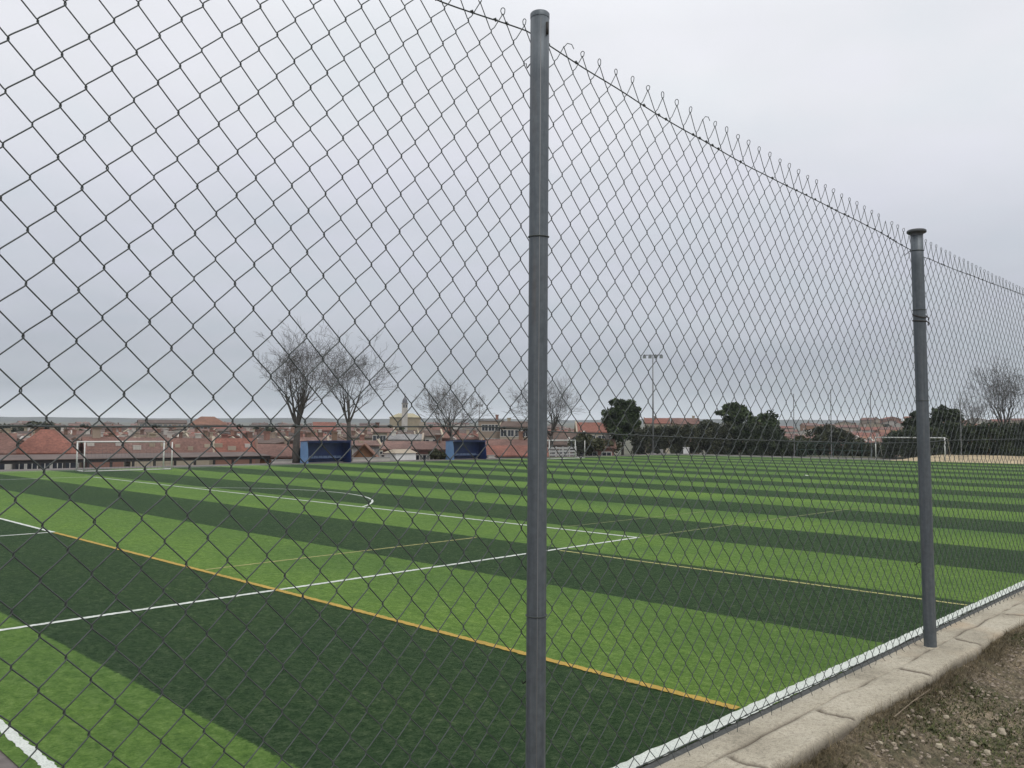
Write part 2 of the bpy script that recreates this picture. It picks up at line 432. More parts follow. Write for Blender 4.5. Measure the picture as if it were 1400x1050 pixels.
for i in range(len(xs)-1):
    for j in range(nr-1):
        a = i*nr+j; mb.f.append((a, a+1, a+nr+1, a+nr)); mb.t.append(None)
k = len(mb.v)   # inner face down to the pitch, under the coping
mb.v += [(-9,-2.8525,ZK-.006), (100,-2.8525,ZK-.006), (100,-2.8525,-.2), (-9,-2.8525,-.2), (-9,-3.13,ZK-.35), (100,-3.13,ZK-.35), (100,-3.13,-.2), (-9,-3.13,-.2)]
mb.f += [(k,k+1,k+2,k+3), (k+5,k+4,k+7,k+6)]; mb.t += [None]*2
wl = mb.build('retaining_wall', M['concrete'], smooth=True)
VT += [0]*8; at_ = wl.data.attributes.new('tint', 'FLOAT', 'POINT'); at_.data.foreach_set('value', VT)
tag(wl, 'low cracked beige concrete wall running under the chain link fence', 'wall')

def dirt_z(x, y):
    t = -3.125-y
    z = ZK-.03-.085*min(1, max(0, t)/.22)-.03*min(1, max(0, t)/.6)-.05*max(0, t)
    z += .035*mnoise.noise(Vector((x*1.3, y*1.3, 3)))+.015*mnoise.noise(Vector((x*5, y*5, 7)))+.006*mnoise.noise(Vector((x*15, y*15, 1)))
    return z
mb = MB(); gx = [-12+.06*i for i in range(0, 401)]; gx = [x for x in gx if x > -2] ; gx = [-30,-20,-12,-8,-5,-3]+gx+[14+3*i for i in range(0, 30)]
gy = [-3.12-.05*i for i in range(0, 60)]+[-6.5,-7,-8,-10,-14,-20,-40]
for x in gx:
    for y in gy: mb.v.append((x, y, dirt_z(x, y) if y > -12 else dirt_z(x, -12)))
n = len(gy)
for i in range(len(gx)-1):
    for j in range(n-1): mb.f.append((i*n+j, i*n+j+1, (i+1)*n+j+1, (i+1)*n+j)); mb.t.append(None)
o = struct('dirt_ground', mb, M['dirt']); o.data.polygons.foreach_set('use_smooth', [True]*len(o.data.polygons))

# grass, weeds and gravel in the dirt
def blade(mb, p, h, lean, w, tint):
    a = R.uniform(0, 2*PI); d = Vector((math.cos(a), math.sin(a), 0)); s = Vector((-d.y, d.x, 0))*w
    mid = p + d*lean*.4 + Vector((0,0,h*.6)); tip = p + d*lean + Vector((0,0,h*R.uniform(.75, 1)))
    mb.quad(p-s, p+s, mid+s*.7, mid-s*.7, tint); mb.tri(mid-s*.7, mid+s*.7, tip, tint)
mb = MB()
for i in range(26000):           # brown dead thatch matted along the wall's outer edge
    x = R.uniform(-.6, 6.5); y = -3.118-abs(R.gauss(0, .05))
    dn = max(0, .55+.8*mnoise.noise(Vector((x*2.3, 0, 0))))
    if R.random() > dn+.3: continue
    p = Vector((x, y, dirt_z(x, y)-.006)); blade(mb, p, R.uniform(.006, .034)*(.5+.8*dn), R.uniform(.015, .06), .0008, R.random()*.9)
for i in range(900):             # a few taller dry stalks
    x = R.uniform(-.4, 6.5); y = -3.12-abs(R.gauss(0, .04))
    p = Vector((x, y, dirt_z(x, y)-.004)); blade(mb, p, R.uniform(.03, .075), R.uniform(.02, .06), .0008, R.uniform(.4, 1))
for i in range(34000):
    x = R.uniform(-.3, 5); y = -3.14-R.random()**1.2*1.4
    if mnoise.noise(Vector((x*1.6, y*1.6, 11))) < R.uniform(-.5, .25): continue
    p = Vector((x, y, dirt_z(x, y)-.003)); blade(mb, p, R.uniform(.004, .022), R.uniform(.012, .055), .0013, R.random())
tag(mb.build('dry_grass', M['straw']), 'short brown dead grass along the outer edge of the concrete wall', 'grass', kind='stuff')
mb = MB()
for i in range(90000):
    x = R.uniform(-.3, 4.6); y = -3.15-R.random()**1.1*1.3
    g = mnoise.noise(Vector((x*1.1+4, y*1.1, 21)))+.5*mnoise.noise(Vector((x*4, y*4, 2)))+.16*(x-1.4)+.12
    if g < R.uniform(-.15, .35): continue
    p = Vector((x, y, dirt_z(x, y)-.003)); blade(mb, p, R.uniform(.004, .02), R.uniform(.008, .03), R.uniform(.0014, .0034), R.random())
tag(mb.build('low_weeds', M['weed']), 'patches of low green weeds growing in the stony dirt by the wall', 'weeds', kind='stuff')
def rock(mb, p, r, flat=.6):
    base = len(mb.v); q = Matrix.Rotation(R.uniform(0, 6.28), 3, 'Z') @ Matrix.Rotation(R.uniform(-.4,.4), 3, 'X')
    sx, sy, sz = r*R.uniform(.8, 1.35), r*R.uniform(.6, 1), r*flat*R.uniform(.7, 1.1); sd = R.uniform(0, 90)
    nu, nv = 7, 4; rows = []
    for j in range(nv+1):
        t = PI*j/nv; row = []
        for i in range(nu):
            u = 2*PI*i/nu; d = Vector((math.sin(t)*math.cos(u), math.sin(t)*math.sin(u), math.cos(t)))
            k = 1+.38*mnoise.noise(d*1.6+Vector((sd,0,0))); row.append(len(mb.v)); mb.v.append(tuple(p + q @ Vector((d.x*sx*k, d.y*sy*k, d.z*sz*k))))
            if j in (0, nv): break
        rows.append(row)
    for j in range(nv):
        a, b = rows[j], rows[j+1]
        for i in range(nu):
            if len(a) == 1: mb.f.append((a[0], b[i], b[(i+1) % nu]))
            elif len(b) == 1: mb.f.append((a[i], b[0], a[(i+1) % nu]))
            else: mb.f.append((a[i], b[i], b[(i+1) % nu], a[(i+1) % nu]))
            mb.t.append(None)
mb = MB()
for i in range(9000):
    x = R.uniform(-.4, 4.2); y = -3.19-R.random()*1.2
    g = mnoise.noise(Vector((x*1.1+4, y*1.1, 21)))
    if g > R.uniform(-.25, .4): continue
    r = R.uniform(.0022, .0085)*(1 if R.random() < .85 else 1.6)
    rock(mb, Vector((x, y, dirt_z(x, y)+r*.2)), r)
tag(mb.build('gravel', M['stone']), 'loose pale gravel strewn over the dirt beside the wall', 'gravel', kind='stuff')
STONE_PX = [(1247,975,7),(1257,983,5),(1241,982,5),(1249,981,4),(1286,949,6),(1293,982,6),(1275,974,6),(1328,957,5),(1305,962,4),(1284,1023,10),(1300,1012,6),(1331,1020,9),(1312,1012,5),(1350,1031,8),(1370,1003,10),(1358,1008,8),(1204,1034,7),(1212,1042,5),(1233,1006,6),(1285,998,5),(1327,996,7),(1345,1047,7),(1270,1037,5),(1307,1040,6),(1364,1042,6),(1388,1020,7),(1222,1022,5)]
for i, (px, py, sp) in enumerate(STONE_PX):
    d = ray(px, py); t = (ZK-.17-CZ)/d.z; p = CAM+d*t
    for _ in range(4):
        t = (dirt_z(p.x, p.y)-CZ)/d.z; p = CAM+d*t
    dist = d.length*t; r = sp/F*dist*.62
    mb = MB(); rock(mb, Vector((0,0,r*.25)), r, .7)
    o = mb.build('stone', M['stone']); o.location = (p.x, p.y, dirt_z(p.x, p.y))
    tag(o, 'pale limestone pebble lying loose in the dirt beside the concrete wall', 'stone', 'pale stones lying in the dirt beside the wall')
# a few dry stalks by the wall
def pix_ground(px, py):
    d = ray(px, py); t = (ZK-.17-CZ)/d.z; p = CAM+d*t
    for _ in range(4): t = (dirt_z(p.x, p.y)-CZ)/d.z; p = CAM+d*t
    return Vector((p.x, p.y, dirt_z(p.x, p.y)))
a = pix_ground(1222, 983); b = pix_ground(1272, 950); mid = (a+b)/2+Vector((0,0,.012))
mb = MB(); mb.tube([a+Vector((0,0,.006)), mid, b+Vector((0,0,.008))], [.003,.0026,.0015], 5)
mb.tube([mid, mid+Vector((.03,-.035,.02))], [.0018,.0008], 4)
tag(mb.build('fallen_twig', M['twig']), 'thin pale dry twig lying along the foot of the wall', 'twig')

# ------------------------------------------------------------------ chain link fence
FY = -2.88
fence = thing('chain_link_fence', 'tall grey galvanised chain link fence with round steel posts in front of the pitch', 'fence', (-.873, -2.95, ZK))
inv = Matrix.Translation(-Vector((-.873, -2.95, ZK)))
def fpart(mb, name, mat, parent=fence, smooth=True):
    mb.v = [tuple(inv @ Vector(v)) for v in mb.v]; return mb.build(name, mat, parent, smooth)
PXW, PZ = .0826, .0899
X0, Z0 = -.983, 3.344
def droop(x, z):
    """the mesh sags a little between posts and hangs lower past the first post"""
    s = interp([(-4,-.015),(-2.1,0),(-.87,0),(.3,-.02),(1.2,-.055),(2.0,-.078),(3.4,-.09),(8,-.085)], x)
    return s*(.35+.65*(z-ZK)/2.16) if z > ZK else 0
def fdy(x, z): return .010*mnoise.noise(Vector((x*.9, z*1.1, 5)))+.004*mnoise.noise(Vector((x*4, z*4, 8)))
def mesh_wire(mb, i):
    # one zigzag strand between knot columns i and i+1 (half a mesh apart)
    xa = X0 + i*PXW/2; xb = xa+PXW/2
    par = i % 2
    pts = []
    jx = [0]*60
    nrow = int(round((3.93-ZK)/(PZ/2)))
    zt = Z0 + PZ*6.5
    for k in range(0, 48):
        z = zt - k*PZ/2
        onA = ((k+par) % 2 == 1)
        x = xa if onA else xb
        x += .0022*mnoise.noise(Vector((i*.37, k*.41, 0)))+.004*mnoise.noise(Vector((x*2.1, z*2.1, 2)))
        zz = z+.0022*mnoise.noise(Vector((i*.33, k*.47, 9)))+.004*mnoise.noise(Vector((x*2.3, z*1.9, 6)))
        if k == 0: zz += .017
        zz += droop(x, zz)
        yk = FY + fdy(x, zz)
        pts.append((x, yk, zz, onA))
    P = []; D = .0033
    for k, (x, y, z, onA) in enumerate(pts):
        sgn = 1 if onA else -1
        if k == 0 or k == len(pts)-1:
            P.append((x-sgn*.001, y, z)); continue
        # the bend hooks through the neighbour: a short upright crook, front to back
        if onA: q = ((.0085, -.0022, .0118), (.0022, -.0018, .0062), (-.0008, -.0010, .0026), (-.0012, .0006, -.0018), (.0028, .0018, -.0052))
        else: q = ((-.0028, .0020, .0052), (.0012, .0012, .0018), (.0008, -.0002, -.0026), (-.0022, -.0016, -.0058))
        for dx, dy, dz in q: P.append((x+dx, y+dy, z+dz))
    rw = .00134
    mb.tube(P, rw, 5, False)
    # knuckled loop at the top where two strands meet
    if (par == 0):
        pass
    return pts
strands = MB(); tops = []; bots = []
i0 = int((-3.9-X0)/(PXW/2)); i1 = int((7.9-X0)/(PXW/2))
for i in range(i0, i1):
    pts = mesh_wire(strands, i); tops.append((i, pts[0])); bots.append(pts[-1])
def loop_at(mb, x, y, z, tall, wid, lean, yaw):
    """knuckled end: a narrow upright loop twisted out of the plane of the mesh"""
    c, s = math.cos(yaw), math.sin(yaw); P = []
    for k in range(13):
        t = -PI*.5+2*PI*k/12*.97
        u = math.cos(t)*wid*(1 if math.sin(t) > 0 else .75); w = math.sin(t)*tall*.5+tall*.5
        P.append((x+u*c+lean*w, y+u*s+.0012*(k-6)/6, z+w))
    mb.tube(P, .00125, 5, False)
for i, (x, y, z, onA) in tops:
    if onA:
        q = R.random()
        if q < .93: loop_at(strands, x, y, z-.002, R.uniform(.017, .023), R.uniform(.0042, .0060), R.uniform(-.12, .3), R.uniform(-1.25, -.35))
        elif abs(x-1.8) > .5:
            strands.tube([(x, y, z-.003), (x+.012, y-.003, z+.012), (x+.03, y-.004, z+.015), (x+.04, y-.004, z+.004)], .00125, 5, False)
for (x, y, z, onA) in bots:
    if onA: strands.tube([(x, y, z), (x+R.uniform(-.012,.012), y-R.uniform(0,.012), max(ZK+.002, z-R.uniform(.012,.03)))], .0013, 4, False)
fpart(strands, 'wire_mesh', M['wire'])
def tension(zs, name, r=.0019):
    mb = MB(); P = []
    x = -3.9
    while x < 7.9:
        P.append((x, FY-.004+fdy(x, 3), interp(zs, x)+.0015*mnoise.noise(Vector((x*6, 0, zs[0][1]))))); x += .05
    mb.tube(P, r, 6, False)
    x = -3.9          # twisted ties that bind mesh to wire
    while x < 7.9:
        z = interp(zs, x); y = FY-.004+fdy(x, 3)
        if R.random() < .55: mb.tube([(x-.006, y, z), (x-.002, y-.003, z+.003), (x+.002, y+.001, z-.001), (x+.006, y-.002, z+.002)], .0028, 5)
        x += PXW*.5*R.choice((1, 1, 2))
    return fpart(mb, name, M['wire'])
tension([(-3.9,3.80),(-2.4,3.84),(-1.16,3.897),(-.83,3.932),(-.75,3.921),(-.22,3.866),(.25,3.842),(.84,3.827),(1.62,3.804),(2.07,3.786),(2.24,3.782),(3.4,3.80),(4.3,3.82),(4.9,3.84),(7.9,3.84)], 'tension_wire')
tension([(-3.9,2.838),(-2.1,2.834),(-1.0,2.844),(-.75,2.833),(.23,2.809),(1.57,2.79),(2.1,2.792),(2.63,2.801),(4.9,2.81),(7.9,2.81)], 'tension_wire')
tension([(-3.9,ZK+.045),(7.9,ZK+.04)], 'tension_wire')
def ring(mb, c, r, w=.0016, tilt=0., turns=1.05, off=0.):
    P = []; n = int(22*turns)
    for k in range(n+1):
        t = 2*PI*k/22+off; P.append((c[0]+r*math.cos(t), c[1]+r*math.sin(t), c[2]+tilt*math.cos(t-1.2)+.004*k/n))
    mb.tube(P, w, 5)
def post(x, xt, ztop, rad, cap):
    """round steel post from the wall top; xt = x at its top (posts lean slightly)"""
    mb = MB(); yb = -2.95; k = 14; n = 32; z0 = ZK-.12
    for j in range(k+1):
        t = j/k; z = z0+(ztop-z0)*t; xx = x+(xt-x)*(z-ZK)/(ztop-ZK)
        for q in range(n):
            a = 2*PI*q/n; rr = rad
            mb.v.append((xx+rr*math.cos(a), yb+rr*math.sin(a), z))
    for j in range(k):
        for q in range(n): mb.f.append((j*n+q, j*n+(q+1)%n, (j+1)*n+(q+1)%n, (j+1)*n+q)); mb.t.append(None)
    mb.f.append(tuple(k*n+q for q in range(n))); mb.t.append(None)
    p = fpart(mb, 'fence_post', M['galv'])
    def X(z): return x+(xt-x)*(z-ZK)/(ztop-ZK)
    if cap == 'plain':
        c = MB(); c.lathe([(rad+.0006, -.012), (rad+.0008, .0), (rad-.0015, .0028), (0, .004)], 32, (xt, yb, ztop)); fpart(c, 'post_cap', M['galv'], p)
        # seam of the rolled tube
        a = math.atan2(CY-yb, CX-x)+.10
        s = MB(); s.tube([(X(z)+(rad+.0001)*math.cos(a), yb+(rad+.0001)*math.sin(a), z) for z in (ZK-.1, 2.4, 3.1, ztop-.02)], .0011, 6); fpart(s, 'weld_seam', M['steel_far'], p)
        s = MB(); a2 = a+.75; s.tube([(X(z)+(rad+.0005)*math.cos(a2), yb+(rad+.0005)*math.sin(a2), z) for z in (ztop-.062, ztop-.03)], .004, 8); fpart(s, 'wire_hole', M['rust'], p)
        tz = [(3.341, 0.002, 1.05), (2.362, .001, 1.05)]
    else:
        c = MB(); c.lathe([(rad, -.03), (rad+.0015, -.022), (rad+.0025, -.018), (rad+.013, -.016), (rad+.0165, -.013), (rad+.0165, -.004), (rad+.011, .0), (0, .0045)], 32, (xt, yb, ztop)); fpart(c, 'post_cap', M['cap'], p)
        tz = [(3.755, .002, 1.05), (3.455, .001, 1.0), (3.425, .012, 1.6), (3.40, .004, 2.2), (3.0, .001, 1.1)]
    for z, ti, tu in tz:
        s = MB(); ring(s, (X(z), yb, z), rad+.0016, .0018 if tu < 1.5 else .0026, ti, tu, 1.0)
        if tu > 1.5: s.tube([(X(z)-rad*.2, yb-rad-.004, z), (X(z)+.01, yb-rad-.012, z-.012), (X(z)+.02, yb-rad-.006, z-.02)], .003, 6)
        fpart(s, 'tie_wire', M['rust'] if tu > 1.5 else M['wire'], p)
    c = MB(); c.lathe([(rad+.012, -.004), (rad+.009, .003), (rad+.001, .006)], 24, (x, yb, ZK)); fpart(c, 'mortar_collar', M['concrete'], p)
    # hooks from the post to the mesh behind it
    for z in (2.84, ztop-.085, 2.2):
        s = MB(); s.tube([(X(z)+rad*.6, yb+rad*.8, z), (X(z)+rad+.006, yb+rad+.012, z-.004), (X(z)+rad+.004, FY+.004, z-.03), (X(z)+rad-.004, FY, z-.02)], .0017, 5); fpart(s, 'tie_wire', M['rust'], p)
    return p
post(-.8755, -.8705, 3.944, .0252, 'plain')
post(2.012, 1.944, 3.862, .0295, 'flange')
post(4.92, 4.90, 3.87, .0295, 'flange'); post(7.80, 7.80, 3.87, .0252, 'plain'); post(-3.78, -3.78, 3.92, .0252, 'plain')

# ------------------------------------------------------------------ goals
def goal(name, label, width, height, depth, loc, rz, pr=.06, rear=True, stays=False):
    g = thing(name, label, 'goal', loc, rz)
    def T(pts, r, nm): mb = MB(); mb.tube(pts, r, 10); return mb.build(nm, M['goal'], g, True)
    w = width/2
    for s in (-w, w): T([(s,0,0), (s,0,height+pr)], pr, 'goal_post')
    T([(-w-pr,0,height+pr*.4), (w+pr,0,height+pr*.4)], pr, 'crossbar')
    if rear:
        for s in (-w, w): T([(s,depth,0), (s,depth,height)], pr*.72, 'rear_post'); T([(s,0,.05), (s,depth,.05)], pr*.6, 'ground_bar')
        T([(-w,depth,.05), (w,depth,.05)], pr*.55, 'ground_bar')
    if stays:
        for s in (-w, w): T([(s,0,height), (s,.9,height-.05), (s,depth,.1)], pr*.35, 'net_stay')
    mb = MB(); c = .25; t = .005
    nx = int(width/c); nz = int(height/c); nd = int(depth/c)
    for i in range(nx+1):
        x = -w+width*i/nx; sag = .06*math.sin(PI*i/nx)
        mb.tube([(x,.02,height-.02), (x,depth*.8,height-.1-sag), (x,depth,.04)], t, 3, False)
    for k in range(1, nz+1):
        z = height*k/nz-.04; y = depth*(.8+.2*(1-z/height)); mb.tube([(-w,.02,z), (-w,y,z), (w,y,z), (w,.02,z)], t, 3, False)
    mb.build('goal_net', M['net'], g)
    return g
goal('football_goal', 'large white football goal with net, at the far right end of the pitch', 7.32, 2.44, 2.0, (LEN, W/2, .10), -PI/2, .06, False, True)
goal('football_goal', 'white box framed small football goal standing left of all other goals', 6.0, 2.0, 1.4, (21.3, 57.66, 0), PI, .055)
goal('football_goal', 'small white football goal half hidden behind the nearest fence post', 6.0, 2.0, 1.4, (68.4, 57.66, 0), PI, .055)

# ------------------------------------------------------------------ dugouts
def dugout(label, x0, x1, y, h):
    g = thing('dugout', label, 'dugout', ((x0+x1)/2, y, -.012)); w = (x1-x0)/2; d = 1.25
    def B(nm, mat, *a, par=g):
        mb = MB(); mb.box(*a); return mb.build(nm, mat, par)
    B('back_panel', M['blue_dark'], -w+.04, w-.04, d-.04, d, .05, h-.13)
    for s in (-w, w-.04):
        mb = MB(); P = [(s, 0, .0), (s, d+.05, 0), (s, d+.05, h-.1), (s, .22, h), (s, .06, h*.55)]
        i = len(mb.v); mb.v += P + [(q[0]+.04, q[1], q[2]) for q in P]
        mb.f += [(4,3,2,1,0), (5,6,7,8,9)] + [(k, (k+1) % 5, 5+(k+1) % 5, 5+k) for k in range(5)]; mb.t += [None]*7
        mb.build('side_panel', M['blue_light'] if s < 0 else M['blue_dark'], g)  # right panel takes the dark blue as painted shade of the dugout's inside
    mb = MB(); i = 0; mb.v = [(-w-.05,-.02,h+.005),(w+.05,-.02,h+.005),(w+.05,d+.1,h-.085),(-w-.05,d+.1,h-.085),(-w-.05,-.02,h+.055),(w+.05,-.02,h+.055),(w+.05,d+.1,h-.035),(-w-.05,d+.1,h-.035)]
    mb.f = [(0,3,2,1),(4,5,6,7),(0,1,5,4),(1,2,6,5),(2,3,7,6),(3,0,4,7)]; mb.t = [None]*6; mb.build('roof', M['blue_dark'], g)
    B('frame_bar', M['blue_dark'], -w+.041, w-.041, .0, .05, h-.12, h-.06)
    bench = B('bench', M['blue_dark'], -w+.1, w-.1, d-.5, d-.1, .38, .43)
    n = int((2*w-.4)/.5)
    for k in range(n):
        x = -w+.3+k*.5; mb = MB(); mb.box(x, x+.42, d-.5, d-.12, .432, .47); mb.box(x, x+.42, d-.14, d-.1, .472, .62); mb.build('seat', M['seat'], g)
    return g
pa, pb = atY(421, 637, 61.2), atY(480, 637, 61.2); dugout('blue open fronted dugout between the two largest bare trees', pa.x, pb.x, 61.2, 1.98)
pa, pb = atY(620.5, 633, 61.2), atY(665, 632, 61.2); dugout('blue dugout nearer the tall fence post, right of the third bare tree', pa.x, pb.x, 61.2, 1.98)

# ------------------------------------------------------------------ long canopy behind the left goal
def canopy():
    Y = 71; a = atY(-60, 620, Y); b = atY(372, 620, Y); y1 = Y+4
    zt = .55; g = thing('canopy_shelter', 'long low dark canopy on posts behind the left goal', 'canopy', ((a.x+b.x)/2, Y, -4)); cx, cz = (a.x+b.x)/2, -4
    w = (b.x-a.x)/2
    mb = MB(); mb.v = [(-w,0,zt-.18-cz),(w,0,zt-.18-cz),(w,4,zt+.10-cz),(-w,4,zt+.10-cz),(-w,0,zt-cz-.12),(w,0,zt-cz-.12),(w,4,zt+.18-cz),(-w,4,zt+.18-cz)]
    mb.f = [(0,3,2,1),(4,5,6,7),(0,1,5,4),(1,2,6,5),(2,3,7,6),(3,0,4,7)]; mb.t = [None]*6; mb.build('roof', M['canopy_top'], g)
    mb = MB(); mb.box(-w+.1, w-.1, .12, .3, zt-.45-cz, zt-.19-cz); mb.build('beam', M['canopy_dark'], g)
    n = 15
    for i in range(n):
        x = -w+.3+(2*w-.6)*i/(n-1)
        mb = MB(); mb.box(x-.09, x+.09, .13, .29, 0, zt-.455-cz); mb.build('post', M['canopy_dark'], g)
    mb = MB(); mb.box(-w+.1, w-.1, 3.8, 3.95, 0, 2.4); mb.build('rear_wall', WM['brown brick'], g)
canopy()

# ------------------------------------------------------------------ houses
def house(name, label, px0, px1, yr, ye, D, wallc, roofc, kind='side', windows=0, chimney=1, dormers=0, h_extra=0, base_z=None, yaw=None, group='houses of the town beyond the pitch', cat='house', wrow=1):
    pc = (px0+px1)/2
    c = atD(pc, yr, D); zr = c.z
    d2 = Vector((c.x-CX, c.y-CY, 0)).normalized()
    # width across the line of sight
    e0, e1 = atD(px0, yr, D), atD(px1, yr, D); w = (Vector((e1.x-e0.x, e1.y-e0.y, 0))).length
    sc = (c-CAM).length/ray(pc, yr).length
    eave = zr-(ye-yr)/F*sc
    # a roof seen from slightly above or level: the pitch height is what shows
    rh = max(.6, (zr-eave))
    gz = base_z if base_z is not None else min(terrain(c.x, c.y), eave-2.6)
    rz = math.atan2(d2.y, d2.x)-PI/2 + (yaw if yaw is not None else R.uniform(-.15, .15))
    g = thing(name, label, cat, (c.x, c.y, gz), rz, group)
    zr -= gz; eave -= gz; ov = .35
    if kind in ('side', 'hip'):                      # ridge across the view
        dp = max(6., min(12, rh*3.4)); hw_, hd = w/2, dp/2
        mb = MB(); mb.box(-hw_+ov, hw_-ov, -hd+ov, hd-ov, -1.5, eave-.03); 
        if kind == 'side':
            for s in (-hw_+ov, hw_-ov): mb.tri((s,-hd+ov,eave-.03), (s,hd-ov,eave-.03), (s,0,zr-.12))
        wall = mb.build('wall', WM[wallc], g)
        ins = 0 if kind == 'side' else min(hw_*.8, hd*.9)
        mb = MB(); A = [(-hw_,-hd,eave-.06),(hw_,-hd,eave-.06),(hw_-ins,0,zr),(-hw_+ins,0,zr),(hw_,hd,eave-.06),(-hw_,hd,eave-.06)]
        mb.v = [tuple(p) for p in A]+[(p[0],p[1],p[2]-.14) for p in A]
        mb.f = [(0,1,2,3),(3,2,4,5),(6,9,8,7),(9,11,10,8),(0,6,7,1),(4,10,11,5),(1,7,8,2),(2,8,10,4),(5,11,9,3),(3,9,6,0)]
        if kind == 'hip': mb.f += [(1,4,2),(5,0,3)]
        mb.t = [None]*len(mb.f); roof = mb.build('roof', RM[roofc], g)
        front = -hd+ov; slope = rh/hd
        roof_z = lambda x, y: zr-abs(y)*slope
    elif kind == 'gable':                            # gable end towards the view
        dp = 10; hw_, hd = w/2, dp/2
        mb = MB(); mb.box(-hw_+ov, hw_-ov, -hd+ov, hd-ov, -1.5, eave-.03)
        for s in (-hd+ov, hd-ov): mb.tri((-hw_+ov,s,eave-.03), (hw_-ov,s,eave-.03), (0,s,zr-.12))
        wall = mb.build('wall', WM[wallc], g)
        mb = MB(); A = [(-hw_,-hd,eave-.06),(-hw_,hd,eave-.06),(0,hd,zr),(0,-hd,zr),(hw_,-hd,eave-.06),(hw_,hd,eave-.06)]
        mb.v = [tuple(p) for p in A]+[(p[0],p[1],p[2]-.14) for p in A]
        mb.f = [(1,0,3,2),(2,3,4,5),(7,8,9,6),(8,11,10,9),(0,1,7,6),(4,10,11,5),(0,6,9,3),(3,9,10,4),(1,2,8,7),(2,5,11,8)]; mb.t = [None]*len(mb.f)
        roof = mb.build('roof', RM[roofc], g); front = -hd+ov; slope = rh/hw_
        roof_z = lambda x, y: zr-abs(x)*slope
    else:                                            # flat block
        dp = 10; hw_, hd = w/2, dp/2
        mb = MB(); mb.box(-hw_, hw_, -hd, hd, -1.5, zr-.3); wall = mb.build('wall', WM[wallc], g)
        mb = MB(); mb.box(-hw_-.15, hw_+.15, -hd-.15, hd+.15, zr-.298, zr); roof = mb.build('roof', RM[roofc], g); front = -hd
        roof_z = lambda x, y: zr; eave = zr-.3
    for q in range(chimney):
        x = R.uniform(-.75, .75)*hw_*(.6 if kind == 'hip' else 1); y = R.uniform(-.25, .3)*hd
        if kind == 'gable': x = R.uniform(-.5, .5)*hw_; y = R.uniform(-.8, .5)*hd
        zb = roof_z(x, y)-.5; mb = MB(); cw = R.uniform(.22, .38); ch = R.uniform(1.0, 1.5); mb.box(x-cw, x+cw, y-.3, y+.3, zb, zb+ch); mb.box(x-cw-.1, x+cw+.1, y-.4, y+.4, zb+ch+.003, zb+ch+.15)
        mb.build('chimney', WM[R.choice(('white','beige','brown brick','pink brick'))], roof)
    for q in range(dormers):
        x = -hw_+(q+.5)*2*hw_/dormers+R.uniform(-.4,.4); y = -hd*R.choice((.45,.62)); zb = roof_z(x, y)-.25
        mb = MB(); dw = R.uniform(.25, .45); mb.box(x-dw, x+dw, y-.35, y+1.0, zb, zb+R.uniform(.36, .48)); dm = mb.build('dormer', WM[R.choice(('white','cream','beige'))], roof)
    if kind == 'side' and 100 < D < 260:             # pale parapet walls along the gable verges
        for sx in (-hw_, hw_-.28):
            mb = MB(); P = [(sx,-hd-.02,eave-.02),(sx,0,zr+.22),(sx,hd+.02,eave-.02),(sx,hd+.02,eave-.3),(sx,0,zr-.4),(sx,-hd-.02,eave-.3)]
            mb.v = P+[(q[0]+.28,q[1],q[2]) for q in P]
            mb.f = [(0,1,4,5),(1,2,3,4),(6,11,10,7),(7,10,9,8)]+[(k,6+k,6+(k+1)%6,(k+1)%6) for k in range(6)]; mb.t = [None]*len(mb.f)
            mb.build('verge', WM[R.choice(('cream','beige','white','brown brick'))], roof)
    for rr in range(wrow):
        for q in range(windows):
            x = -hw_+ov+(q+.5)*(2*hw_-2*ov)/windows; ww = .55; zt = eave-.75-rr*2.7; zb = zt-1.15
            if zb < .3: continue
            mb = MB()
            for (u0,u1,v0,v1) in ((x-ww-.12,x-ww,zb-.12,zt+.12),(x+ww,x+ww+.12,zb-.12,zt+.12),(x-ww,x+ww,zt,zt+.12),(x-ww,x+ww,zb-.12,zb),(x-.04,x+.04,zb,zt)): mb.box(u0,u1,front-.07,front-.003,v0,v1)
            wi = mb.build('window', M['frame'], g)
            mb = MB(); mb.box(x-ww, x+ww, front-.03, front-.004, zb, zt); mb.build('pane', M['glass'], wi)
    return g
RNG = R
# ---- the nearest buildings, one by one
H = house
H('house', 'big house with broad brick red hipped roof left of the left goal', 18, 112, 587, 617, 98, 'white', 'red', 'hip', 5, 1, 0)
H('house', 'red roofed house cut off by the left edge of the photo', -60, 24, 592, 618, 96, 'white', 'faded red', 'side', 2, 1)
H('terraced_house', 'terraced house with brownish roof seen through the left half of the left goal', 112, 170, 597, 618, 98, 'pink brick', 'faded red', 'side', 0, 1, 2, cat='house')
H('terraced_house', 'terraced house with pinkish roof behind the right post of the left goal', 170, 232, 598, 619, 99, 'cream', 'pinkish', 'side', 0, 1, 3, cat='house')
H('terraced_house', 'terraced house with red roof and white dormers just right of the left goal', 232, 290, 599, 620, 100, 'cream', 'faded red', 'side', 0, 1, 3, cat='house')
H('terraced_house', 'terraced house with red roof and white dormers above the right end of the canopy', 290, 352, 599, 620, 101, 'pink brick', 'red', 'side', 0, 1, 3, cat='house')
H('house', 'house of bare orange brick with blank gable, left of the largest bare tree trunk', 352, 404, 607, 622, 92, 'orange brick', 'faded red', 'side', 0, 1)
H('house', 'house with faded red roof behind the trunk of the largest bare tree', 402, 450, 598, 611, 104, 'pink brick', 'pinkish', 'side', 2, 1, 1)
H('house', 'house with steep orange brown roof directly right of the left dugout', 470, 528, 606, 634, 92, 'orange brick', 'orange', 'gable', 0, 0)
H('row_house', 'long pink brick row house with pinkish roof between the two dugouts', 524, 616, 603, 612.5, 98, 'pink brick', 'pinkish', 'side', 9, 2, 0, cat='house', wrow=2)
